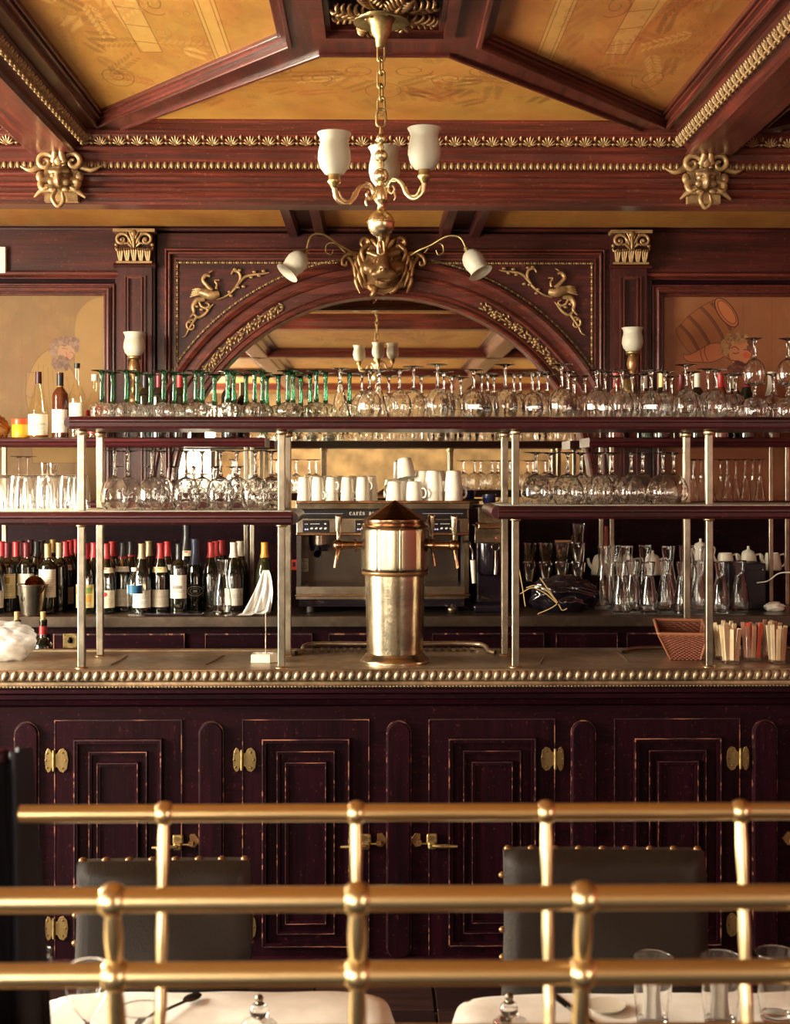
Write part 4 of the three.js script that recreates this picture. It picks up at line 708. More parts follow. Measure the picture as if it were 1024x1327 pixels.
// ------------------------------------------------------------------ shelves on posts over the counter
const S1 = EYE + 0.182, S2L = EYE - 0.1375, S2R = EYE - 0.118;
{
  const rack = thing('bar_shelving', 'mahogany glass shelves on nickel posts standing on the counter', 'shelving');
  const nose = (t) => [[-0.43, 0], [-0.008, 0], [0.006, -0.004], [0.014, -t * 0.3], [0.014, -t * 0.42], [0.01, -t * 0.47], [0.014, -t * 0.52], [0.013, -t * 0.8], [0.004, -t], [-0.43, -t]];
  const put = (n, g, m = M.shelfWood) => mesh(n, grain(g), m, rack);
  const endCap = (x0, yt, t) => merge([cyl(t / 2, t / 2, 0.42, 14).rotateX(Math.PI / 2).translate(x0, yt - t / 2, -4.56 - 0.21)]);
  const xl = X(90, 4.55);
  put('top_shelf', merge([mouldX(nose(0.042), xl, 1.9).translate(0, S1, -4.56), endCap(xl, S1, 0.042)]));
  put('lower_shelf', merge([mouldX(nose(0.044), -2.2, X(378, 4.55)).translate(0, S2L, -4.56), endCap(X(378, 4.55), S2L, 0.044)]));
  put('lower_shelf', merge([mouldX(nose(0.044), X(646, 4.55), 1.9).translate(0, S2R, -4.56), endCap(X(646, 4.55), S2R, 0.044)]));
  for (const [x0, x1, yy] of [[xl, 1.88, S1], [-2.18, X(376, 4.55), S2L], [X(650, 4.55), 1.88, S2R]]) mesh('added_bounce_liner', span(x0, x1, yy, yy + 0.0008, -4.985, -4.585), M.paper, rack);  // white sheets added to brighten the glasses from below
  for (const [u, d] of [[106, 4.64], [130, 4.94], [365, 4.64], [373, 4.94], [668, 4.64], [654, 4.94], [919, 4.64], [890, 4.94]]) {
    const px = X(u, d), s = u < 500 ? S2L : S2R, g = u < 500;
    const p = put('post', merge([rbox(0.025, s - 0.046 - TOP, 0.025, 0.004, px, (s - 0.046 + TOP) / 2, -d), rbox(0.025, S1 - 0.044 - s, 0.025, 0.004, px, (S1 - 0.044 + s) / 2, -d)]), M.nickel);
    mesh('collar', merge([lathe([[0.013, -0.012], [0.019, -0.009], [0.02, -0.004], [0.016, 0]], 16).translate(px, s - 0.043, -d), lathe([[0.012, -0.022], [0.0185, -0.017], [0.0195, -0.01], [0.0185, -0.004], [0.015, 0]], 16).translate(px, S1 - 0.041, -d), lathe([[0.022, 0], [0.021, 0.004], [0.014, 0.006]], 16).translate(px, TOP, -d)]), M.brass, p);
  }
}
// ------------------------------------------------------------------ back counter and its shelves
const BTOP = EYE - 0.616, BS1 = Y(567, 6.2), BS2 = Y(650, 6.2);
{
  const b = thing('back_counter', 'dark back counter with metal-edged top along the panelled wall', 'counter');
  const put = (n, g, m, p = b) => mesh(n, grain(g), m, p), zf = -5.84;
  put('body', span(-2.6, 2.6, 0, BTOP - 0.05, ZB + 0.03, zf), M.ebony);
  put('worktop', rbox(5.2, 0.05, 0.84, 0.006, 0, BTOP - 0.025, (ZB + 0.03 - 5.78) / 2), M.reflectionDarkZinc);
  const y = (v) => Y(v, 5.84), x = (u) => X(u, 5.84);
  for (const [a, c] of [[-60, 62], [70, 240], [266, 405], [426, 540], [560, 705], [720, 800], [812, 905], [925, 1060]]) {
    const dr = put('drawer', span(x(a), x(c), y(905), y(820), zf, zf + 0.012), M.ebony);
    put('worn_fillet', merge([span(x(a), x(c), y(822), y(820), zf + 0.012, zf + 0.015), span(x(a), x(a) + 0.004, y(905), y(822), zf + 0.012, zf + 0.015), span(x(c) - 0.004, x(c), y(905), y(822), zf + 0.012, zf + 0.015), span(x(a) + 0.06, x(c) - 0.06, y(845), y(843), zf + 0.012, zf + 0.017)]), M.wornEdge, dr);
  }
  const edge = [[-0.3, 0], [-0.006, 0], [0.008, -0.006], [0.01, -0.018], [0.002, -0.024], [0.006, -0.036], [0, -0.042], [-0.3, -0.042]];
  for (const [x0, x1, posts, label] of [[-2.4, X(343, 6.2), [6, 319, 327], 'back shelf unit of dark wood before the left painting'], [X(764, 6.2), 2.4, [779, 793, 999, 1020], 'back shelf unit of dark wood before the right painting']]) {
    const s = thing('back_shelf', label, 'shelf');
    mesh('upper_board', grain(mouldX(edge, x0, x1).translate(0, BS1, -6.2)), M.shelfWood, s);
    mesh('lower_board', grain(mouldX(edge, x0, x1).translate(0, BS2, -6.2)), M.shelfWood, s);
    for (const u of posts) { const px = X(u, 6.24); mesh('post', grain(merge([rbox(0.02, BS2 - 0.042 - BTOP, 0.02, 0.003, px, (BS2 - 0.042 + BTOP) / 2, -6.24), rbox(0.02, BS1 - 0.042 - BS2, 0.02, 0.003, px, (BS1 - 0.042 + BS2) / 2, -6.24)])), M.nickel, s); }
  }
  const sp = thing('switch_plate', 'square brass switch plate on the back counter front', 'switch plate', [x(92), y(829), zf + 0.013]);
  mesh('plate', rbox(0.06, 0.062, 0.004, 0.0015, 0, 0, 0.002), M.oldBrass, sp); mesh('toggle', merge([cyl(0.012, 0.01, 0.006, 14).rotateX(Math.PI / 2).translate(0, 0, 0.006), rbox(0.008, 0.026, 0.012, 0.003, 0, 0.004, 0.012)]), M.blackGloss, sp);
  for (const [i, j] of [[-1, -1], [1, -1], [-1, 1], [1, 1]]) mesh('screw', ball(0.003, i * 0.024, j * 0.025, 0.0045, 1, 1, 0.5, 6), M.bronze, sp);
}
// ------------------------------------------------------------------ drinking glasses
const bowlOf = (prof, seg = 28) => lathe(prof, seg);
function glassKind(kindName, category, bowl, stem, foot, stemMaterial = M.solidGlass, seg = 28) {
  const o = new THREE.Group(); o.userData = { kindName, category };
  const shell = [...bowl, ...bowl.slice(0, -1).reverse().map(([r, y]) => [Math.max(r - 0.0013, 0.001), y])]; const b = mesh('bowl', toCreasedNormals(lathe([...shell, shell[0]], seg), 0.9), M.solidGlass, o);
  if (stem) mesh('stem', lathe(stem, 12), stemMaterial, o);
  if (foot) mesh('foot', lathe(foot, 26), stemMaterial, o);
  return o;
}
// upside-down glasses: mouth on the shelf at y = 0, foot on top
function inverted(kindName, rim, max, hb, h, rf, mat, shape = 'round', stemR = 0.0042) {
  const bowl = [[rim, 0]];
  const n = 12; for (let k = 1; k <= n; k++) { const t = k / n; let r; if (shape === 'round') r = t < 0.35 ? rim + (max - rim) * Math.sin(t / 0.35 * Math.PI / 2) : max * Math.sqrt(Math.max(0, 1 - ((t - 0.35) / 0.65) ** 2.1)); else if (shape === 'cone') r = rim + (0.008 - rim) * t ** 0.9; else r = t < 0.5 ? rim + (max - rim) * t * 2 : max * Math.cos((t - 0.5) / 0.5 * 1.45); bowl.push([Math.max(r, 0.004), hb * t]); }
  const stem = [[0, hb - 0.001], [0.009, hb + 0.001], [stemR * 1.25, hb + 0.012], [stemR, hb + (h - hb) * 0.5], [stemR * 1.2, h - 0.018], [0.009, h - 0.006], [0, h - 0.005]];
  const foot = [[0, h - 0.007], [0.01, h - 0.0065], [rf * 0.6, h - 0.0035], [rf, h - 0.0022], [rf, h - 0.0006], [rf * 0.6, h - 0.0002], [0, h]];
  return glassKind(kindName, 'wine glass', bowl, stem, foot, mat);
}
const G = {
  green: inverted('green_stemmed_glass', 0.035, 0.040, 0.052, 0.158, 0.036, M.greenGlass, 'round', 0.0066),
  wine: inverted('wine_glass', 0.033, 0.0415, 0.094, 0.162, 0.035, M.solidGlass),
  small: inverted('wine_glass', 0.030, 0.0375, 0.086, 0.155, 0.032, M.solidGlass),
  tall: inverted('tall_wine_glass', 0.034, 0.0425, 0.1, 0.18, 0.037, M.solidGlass),
  cone: inverted('conical_glass', 0.039, 0.039, 0.11, 0.166, 0.034, M.solidGlass, 'cone', 0.006),
  coupe: inverted('coupe_glass', 0.05, 0.052, 0.07, 0.115, 0.036, M.solidGlass),
  balloon: inverted('balloon_glass', 0.037, 0.05, 0.118, 0.208, 0.041, M.solidGlass),
  globe: inverted('round_wine_glass', 0.041, 0.053, 0.108, 0.182, 0.043, M.solidGlass),
  flute: inverted('flute_glass', 0.03, 0.03, 0.12, 0.195, 0.032, M.solidGlass, 'cone', 0.0045),
};
G.coupe.userData.category = 'coupe glass';
const RB = { green: 0.0405, wine: 0.042, small: 0.038, tall: 0.043, cone: 0.0395, coupe: 0.0525, balloon: 0.0505, globe: 0.0535, flute: 0.033 };
// lays glasses on a shelf row by row: each goes into the first row where it has room
function rowsOf(list, y, rows, where, groupName, words) {
  const laid = rows.map(() => []);
  for (const [u, kind] of list) {
    for (let r = 0; r < rows.length; r++) {
      const x = X(u, rows[r]), last = laid[r][laid[r].length - 1];
      if (last && x - RB[kind] < last.x + RB[last.kind] + 0.001) continue;
      laid[r].push({ x, kind }); break;
    }
  }
  const rowName = ['front', 'second', 'third', 'rearmost'];
  laid.forEach((row, r) => row.forEach((g, k) => copyOf(G[g.kind], [g.x, y, -rows[r]], rr(0, 6), `upside-down ${words[g.kind]}, ${ordinals[k]} from left in ${rowName[r]} row ${where}`, groupName)));
}
const words = { green: 'green-stemmed glass', wine: 'clear wine glass', small: 'small clear wine glass', tall: 'tall clear wine glass', cone: 'clear conical glass', coupe: 'clear coupe', balloon: 'large clear wine glass', globe: 'large round wine glass', flute: 'slender clear glass' };
{
  const greens = [132, 146, 164, 178, 195, 212, 226, 240, 254, 262, 278, 295, 303, 319, 330, 340, 346, 361, 373, 380, 390, 402, 410, 422, 453].map((u) => [u, 'green']);
  const clears = [441, 469, 479, 491, 504, 518, 536, 546, 567, 575, 585, 597, 614, 624, 632, 640, 655, 666, 674, 690, 698, 709, 728, 736, 744, 758, 773, 784, 798, 806, 819, 833, 844, 862, 870, 889, 896, 917, 928, 945, 953, 978, 1002, 1021, 1030]
    .map((u) => [u, u === 441 || u === 491 ? 'cone' : [978, 1021].includes(u) ? 'coupe' : [536, 567, 655, 728, 889, 917].includes(u) ? 'tall' : u % 3 === 0 ? 'small' : 'wine']);
  rowsOf([...greens, ...clears].sort((a, b) => a[0] - b[0]), S1 + 0.001, [4.638, 4.734, 4.83, 4.926], 'on top shelf', 'glasses on the top shelf', words);
  // two coupes stacked on their neighbours' feet
  for (const u of [978, 1021]) copyOf(G.small, [X(u, 4.638), S1 + 0.116, -4.638], 0, `small clear glass stacked on the upturned coupe ${u < 1000 ? 'before the painted laughing man' : 'at the right edge'}`, 'stacked glasses');
  const ll = [149, 166, 182, 197, 210, 228, 241, 262, 276, 286, 307, 319, 331, 342, 352].map((u) => [u, 'balloon']);
  rowsOf(ll, S2L + 0.001, [4.712, 4.83], 'on lower left shelf', 'large glasses on the lower left shelf', words);
  const lr = [695, 713, 736, 753, 777, 793, 818, 833, 859, 873].map((u) => [u, 'globe']);
  rowsOf(lr, S2R + 0.001, [4.714, 4.83], 'on lower right shelf', 'large glasses on the lower right shelf', words);
  rowsOf([899, 909, 921, 934, 943, 954, 966, 976, 985].map((u) => [u, 'flute']), BS2, [6.27, 6.36], 'on right back shelf', 'slender glasses on the right back shelf', words);
  rowsOf([150, 172, 195, 225, 252, 280, 310].map((u) => [u, 'wine']), BS2, [6.3], 'on left back shelf', 'glasses on the left back shelf', words);
  rowsOf([25, 36, 48].map((u) => [u, 'balloon']), BS2, [6.28, 6.39], 'on left back shelf', 'tall stems behind the tumblers', words);
}

const CARAFE = { body: lathe([[0.036, 0.008], [0.0405, 0.02], [0.04, 0.045], [0.036, 0.085], [0.0275, 0.128], [0.0215, 0.152], [0.0205, 0.162], [0.0225, 0.178], [0.0275, 0.215], [0.029, 0.222], [0.0275, 0.2222], [0.026, 0.215], [0.0208, 0.178], [0.0188, 0.162], [0.0198, 0.152], [0.0258, 0.128], [0.0343, 0.085], [0.0383, 0.045], [0.0388, 0.022], [0.034, 0.014], [0.036, 0.008]], 28), base: lathe([[0, 0.001], [0.037, 0], [0.0395, 0.003], [0.0385, 0.011], [0.02, 0.013], [0, 0.014]], 24) };

// tumblers and small glasses at the left end of the lower shelf
{
  const t = new THREE.Group(); t.userData = { kindName: 'tumbler', category: 'tumbler' };
  mesh('wall', lathe([[0.036, 0], [0.0368, 0.03], [0.035, 0.075], [0.029, 0.108], [0.026, 0.118]], 26), M.glass, t);
  mesh('base', lathe([[0, 0.11], [0.0275, 0.11], [0.026, 0.119], [0.022, 0.122], [0, 0.122]], 24), M.solidGlass, t);
  const us = [[-8, 18, 45, 74, 88], [6, 31, 58, 70, 112], [-2, 24, 40, 62, 97, 104]].flat().sort((a, b) => a - b), rows = [4.725, 4.8, 4.876], laid = [[], [], []];
  for (const u of us) for (let r = 0; r < 3; r++) { const x = X(u, rows[r]), l = laid[r].at(-1); if (l !== undefined && x < l + 0.0745) continue; laid[r].push(x); break; }
  laid.forEach((row, r) => row.forEach((x, k) => copyOf(t, [x, S2L + 0.001, -rows[r]], rr(0, 6), `upside-down clear tumbler, ${ordinals[k]} from left in ${['front', 'second', 'third'][r]} row on lower left shelf`, 'tumblers on the lower left shelf')));
  const shot = lathe([[0, 0.006], [0.011, 0.006], [0.014, 0.04], [0.0145, 0.042], [0.012, 0], [0, 0]], 18);
  for (const [u, w] of [[58, 'left'], [69, 'right']]) single('shot_glass', shot, M.solidGlass, `tiny clear shot glass on upturned tumblers, ${w} of the pair`, 'shot glass', [X(u, 4.8), S2L + 0.122, -4.8], 0, 'shot glasses');
}
// ------------------------------------------------------------------ bottles
const labelArt = (bg, draw) => std({ map: paint(192, 192, (c) => { c.fillStyle = bg; c.fillRect(0, 0, 192, 192); for (let i = 0; i < 60; i++) { c.globalAlpha = 0.05; c.fillStyle = '#8a6a3a'; c.fillRect(rnd() * 192, rnd() * 192, 30, 3); } c.globalAlpha = 1; draw(c); }), roughness: 0.7 });
const lines = (c, col, rows, font = 'serif') => { c.fillStyle = col; c.textAlign = 'center'; for (const [t, y, s] of rows) { c.font = `${s}px ${font}`; c.fillText(t, 96, y); } };
const scrib = (c, col, y0, n, w0 = 60, step = 13) => { c.fillStyle = col; for (let k = 0; k < n; k++) { const w = w0 * rr(0.7, 1.4), y = y0 + k * step; for (let x = 96 - w; x < 96 + w; x += rr(6, 11)) c.fillRect(x, y, rr(3, 6), 4); } };
const L = {
  cream: labelArt('#e6dcae', (c) => { c.strokeStyle = '#8a7a3a'; c.lineWidth = 3; c.strokeRect(10, 10, 172, 172); c.fillStyle = '#b59a48'; c.fillRect(70, 24, 52, 50); scrib(c, '#6e5a28', 92, 5); }),
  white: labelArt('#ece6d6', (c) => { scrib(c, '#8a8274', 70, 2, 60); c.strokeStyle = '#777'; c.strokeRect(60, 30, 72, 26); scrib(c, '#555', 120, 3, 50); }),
  white2: labelArt('#efe9da', (c) => { c.fillStyle = '#9c9488'; c.fillRect(50, 86, 92, 26); scrib(c, '#6a6258', 124, 2, 60); }),
  grey: labelArt('#c9beac', (c) => { c.fillStyle = '#3a302c'; c.font = '26px serif'; c.textAlign = 'center'; c.fillText('❦ ❧', 96, 50); scrib(c, '#5a4a40', 70, 2, 70); scrib(c, '#8a7a68', 120, 4, 60); }),
  colour: labelArt('#dccb8e', (c) => { for (const [x, y, w, h, k] of [[16, 20, 70, 60, '#c8562c'], [100, 24, 74, 50, '#6f8f3a'], [30, 90, 60, 50, '#b8332a'], [104, 86, 60, 60, '#d79a34']]) { c.fillStyle = k; c.globalAlpha = 0.75; c.fillRect(x, y, w, h); } c.globalAlpha = 1; scrib(c, '#3c2a1c', 158, 2, 60); }),
  seal: labelArt('#e9dfc2', (c) => { c.fillStyle = '#b4292a'; c.beginPath(); c.arc(96, 44, 26, 0, 7); c.fill(); scrib(c, '#4a3a2c', 92, 5, 60); }),
  badge: labelArt('#14100f', (c) => { c.strokeStyle = '#cfc8b8'; c.lineWidth = 8; c.beginPath(); c.arc(96, 96, 66, 0, 7); c.stroke(); c.lineWidth = 4; c.beginPath(); c.arc(96, 96, 40, 0, 7); c.stroke(); c.fillStyle = '#cfc8b8'; c.fillRect(80, 80, 32, 32); }),
  band: labelArt('#d8d4c8', (c) => scrib(c, '#555', 60, 4, 80)),
  script: labelArt('#efe6cd', (c) => { lines(c, '#4a3c34', [['Delamain', 100, 30]]); scrib(c, '#7a6a58', 118, 2, 50); scrib(c, '#8f8270', 156, 1, 60); }),
};
const ink = (r, g, b, rough = 0.35) => std({ color: rgb(r, g, b), roughness: rough });
const CAP = { red: ink(0.36, 0.02, 0.025), dark: ink(0.05, 0.01, 0.015), wine: ink(0.14, 0.012, 0.02), black: ink(0.012, 0.012, 0.015), gold: std({ color: rgb(0.5, 0.38, 0.14), metalness: 0.7, roughness: 0.4 }), olive: std({ color: rgb(0.32, 0.27, 0.15), metalness: 0.5, roughness: 0.45 }), white: ink(0.62, 0.58, 0.48), orange: ink(0.62, 0.27, 0.03), blue: ink(0.02, 0.025, 0.06), grey: ink(0.35, 0.33, 0.28) };
const BOTTLE = phys({ color: rgb(0.006, 0.007, 0.004), roughness: 0.06, clearcoat: 1 });
const shapes = {
  bordeaux: [[0, 0], [0.034, 0], [0.037, 0.004], [0.037, 0.19], [0.035, 0.205], [0.024, 0.222], [0.0155, 0.232], [0.0145, 0.24], [0.0145, 0.29], [0.0155, 0.292], [0.0155, 0.3], [0, 0.3]],
  burgundy: [[0, 0], [0.037, 0], [0.04, 0.004], [0.04, 0.15], [0.038, 0.17], [0.031, 0.2], [0.022, 0.228], [0.016, 0.25], [0.0145, 0.27], [0.0145, 0.29], [0.0155, 0.292], [0.0155, 0.3], [0, 0.3]],
  champagne: [[0, 0], [0.04, 0], [0.043, 0.004], [0.043, 0.14], [0.04, 0.165], [0.03, 0.2], [0.02, 0.235], [0.0165, 0.26], [0.0165, 0.292], [0.018, 0.3], [0.018, 0.312], [0, 0.313]],
};
for (const k in shapes) shapes[k] = { pts: shapes[k], geo: toCreasedNormals(lathe(shapes[k], 24), 0.5) };
const radiusAt = (pts, y) => { for (let i = 1; i < pts.length; i++) if (pts[i][1] >= y && pts[i - 1][1] <= y && pts[i][1] > pts[i - 1][1]) { const t = (y - pts[i - 1][1]) / (pts[i][1] - pts[i - 1][1]); return pts[i - 1][0] + (pts[i][0] - pts[i - 1][0]) * t; } return 0.02; };
// a paper wrapped round the front of a bottle between two heights
function wrapped(pts, y0, y1, angle = 2.4, lift = 0.0006) { const n = 8, prof = []; for (let k = 0; k <= n; k++) { const y = y0 + (y1 - y0) * k / n; prof.push([radiusAt(pts, y) + lift, y]); } return lathe(prof, 20, -angle / 2, angle); }
const wraps = {};
const wrapOf = (shape, y0, y1, angle, lift) => { const k = [shape, y0, y1, angle].join(); return wraps[k] || (wraps[k] = wrapped(shapes[shape].pts, y0, y1, angle, lift)); };
const stood = [];
function roomFor(u, d, y, r) {                                           // the first free depth at or behind d
  for (let k = 0; k < 12; k++, d += 0.035) { const x = X(u, d); if (!stood.some((s) => Math.abs(s.y - y) < 0.2 && Math.hypot(s.x - x, s.d - d) < s.r + r + 0.001)) { stood.push({ x, d, y, r }); return d; } }
  return 0;
}
function bottle(u, d, y, shape, cap, label, opt = {}) {
  d = roomFor(u, d, y, { bordeaux: 0.037, burgundy: 0.04, champagne: 0.043 }[shape]); if (!d || d > 6.42) return null;
  const o = thing('wine_bottle', opt.text, 'bottle', [X(u, d), y, -d], rr(-0.25, 0.25), opt.group || 'wine bottles on the back counter');
  mesh('body', shapes[shape].geo, opt.glass || BOTTLE, o);
  const s = shapes[shape].pts, top = s.at(-1)[1], low = shape === 'champagne' ? 0.2 : opt.capLow || 0.235;
  const prof = []; for (let k = 0; k <= 8; k++) { const q = low + (top - 0.002 - low) * k / 8; prof.push([radiusAt(s, q) + 0.0008, q]); } prof.push([radiusAt(s, top - 0.004) + 0.0008, top + 0.0006], [0, top + 0.001]);
  mesh('capsule', lathe(prof, 18), CAP[cap], o);
  if (opt.neckBand) mesh('capsule_band', wrapped(s, low - 0.001, low + 0.006, 6.28, 0.0014), CAP[opt.neckBand], o);
  if (label) { const [a, b] = opt.at || (shape === 'bordeaux' ? [0.07, 0.165] : [0.025, 0.1]); mesh('label', wrapOf(shape, a, b, 2.5), L[label], o); }
  if (opt.neck) mesh('neck_label', wrapOf(shape, 0.175, 0.198, 2.2), L[opt.neck], o);
  return o;
}
{
  const F = 5.92, M2 = 6.01, R = 6.1, q = BTOP;
  const B = [
    [-6, F, 'burgundy', 'red', 'grey', 'wine bottle at the left picture edge, red capsule'],
    [10, F, 'bordeaux', 'wine', 'cream', 'wine bottle with cream label left of the steel bucket', { at: [0.06, 0.165] }],
    [21, M2, 'bordeaux', 'red', 'cream', 'red-capped bottle behind the cream-labelled bottle'],
    [2, M2, 'bordeaux', 'red', null, 'red-capped bottle in the second row at the left edge'],
    [34, M2, 'bordeaux', 'wine', 'white', 'maroon-capped bottle just behind the steel bucket'],
    [27, R, 'bordeaux', 'dark', null, 'dark-capped bottle in the third row above the bucket'], [39, R, 'bordeaux', 'dark', null, 'dark-capped bottle in the third row right of the bucket mouth'],
    [48, M2, 'burgundy', 'black', null, 'black-capped bottle behind the right rim of the bucket'], [54, R, 'bordeaux', 'black', null, 'black-capped bottle at the back between bucket and gold-capped bottle'],
    [62, F, 'bordeaux', 'gold', 'white', 'gold-capped bottle with tall white label beside the bucket', { at: [0.07, 0.19], neckBand: 'black' }],
    [69, R, 'bordeaux', 'gold', null, 'gold-capped bottle in the back row', { neckBand: 'black' }], [77, M2, 'bordeaux', 'olive', null, 'olive-capped bottle behind the diamond-label bottle'],
    [85, F, 'burgundy', 'red', 'grey', 'red-capped bottle with small pale neck label and broad grey label', { neck: 'band' }],
    [91, R, 'burgundy', 'red', null, 'red-capped bottle in the back row left of the first post'], [99, M2, 'burgundy', 'red', null, 'red-capped bottle half hidden by the first post'],
    [111, F, 'burgundy', 'red', 'colour', 'red-capped bottle with colourful label between the two posts', { at: [0.025, 0.125] }],
    [122, M2, 'burgundy', 'red', null, 'red-capped bottle in the second row between the posts'],
    [138, F, 'burgundy', 'red', 'seal', 'red-capped bottle with red seal on label right of the posts', { neck: 'seal' }], [146, R, 'burgundy', 'red', null, 'red-capped bottle behind the red-seal bottle'],
    [160, F, 'burgundy', 'black', 'grey', 'black bottle with red neck band left of the water bottle', { neck: 'band', neckBand: 'red' }], [170, R, 'burgundy', 'black', null, 'black-capped bottle at the back above the water bottle', { neckBand: 'red' }],
    [184, F, 'burgundy', 'olive', 'white', 'olive-capped bottle right behind the water bottle'], [193, R, 'burgundy', 'olive', null, 'olive-capped bottle in the back row right of the water bottle'],
    [208, F, 'burgundy', 'red', 'grey', 'red-capped bottle with cream neck label and grey label', { neck: 'cream' }], [217, R, 'burgundy', 'red', null, 'red-capped bottle behind the cream-necked bottle', { neck: 'band' }],
    [232, F, 'bordeaux', 'black', 'white2', 'black-capped bottle with wide white label on the dark tray', { at: [0.065, 0.165] }],
    [274, M2, 'burgundy', 'red', null, 'red-capped bottle left of the three behind the carafe'], [280, R, 'burgundy', 'red', null, 'red-capped bottle in the middle of the three behind the carafe'], [287, 6.19, 'burgundy', 'red', null, 'red-capped bottle right of the three behind the carafe'],
    [303, M2, 'burgundy', 'white', 'band', 'white-capped bottle behind the white cloth, left one'], [311, R, 'burgundy', 'white', null, 'white-capped bottle behind the white cloth, right one'],
    [343, M2, 'burgundy', 'orange', null, 'orange-capped bottle beside the coffee machine', { glass: phys({ color: rgb(0.02, 0.025, 0.008), roughness: 0.06, clearcoat: 1 }) }],
  ];
  for (const [u, d, s, c, l, text, o = {}] of B) bottle(u, d, q, s, c, l, { ...o, text });
  bottle(253, F, q, 'champagne', 'blue', 'badge', { text: 'dark sparkling wine bottle with round badge on the dark tray', at: [0.055, 0.115] }).children.at(-1).name = 'label';
  bottle(242, R, q + 0.06, 'champagne', 'black', null, { text: 'tall dark bottle with red sealed neck label behind the tray', neck: 'seal' });
  const st = single('wooden_block', rbox(0.1, 0.06, 0.1, 0.003, 0, 0.03, 0), M.ebony, 'small dark block lifting the tallest bottle', 'block', [X(242, R), q, -R]);
  // dark tray under the two bottles at the right end of the row lies just in front
  single('flat_tray', merge([rbox(PX(76, 5.83), 0.01, 0.07, 0.003, 0, 0.005, 0)]), M.blackGloss, 'flat black tray at the counter edge before the bottles', 'tray', [X(226, 5.83), q, -5.83]);
  // bottles standing in the well behind the counter
  for (const [u, top, c, text] of [[22, 795, 'black', 'corked bottle behind the plastic bag in the counter well'], [56, 802, 'black', 'corked bottle with red neck in the counter well']]) {
    const d = 5.2, o = thing('open_bottle', text, 'bottle', [X(u, d), 0.877, -d], 0, 'corked bottles in the well');
    mesh('body', shapes.bordeaux.geo, BOTTLE, o); mesh('neck_label', wrapped(shapes.bordeaux.pts, 0.243, 0.276, 6.28), u > 40 ? CAP.red : CAP.dark, o); mesh('cork', cyl(0.0095, 0.0105, 0.032, 12, 0, 0.314, 0), std({ color: rgb(0.5, 0.32, 0.16), roughness: 0.9 }), o);
  }
}
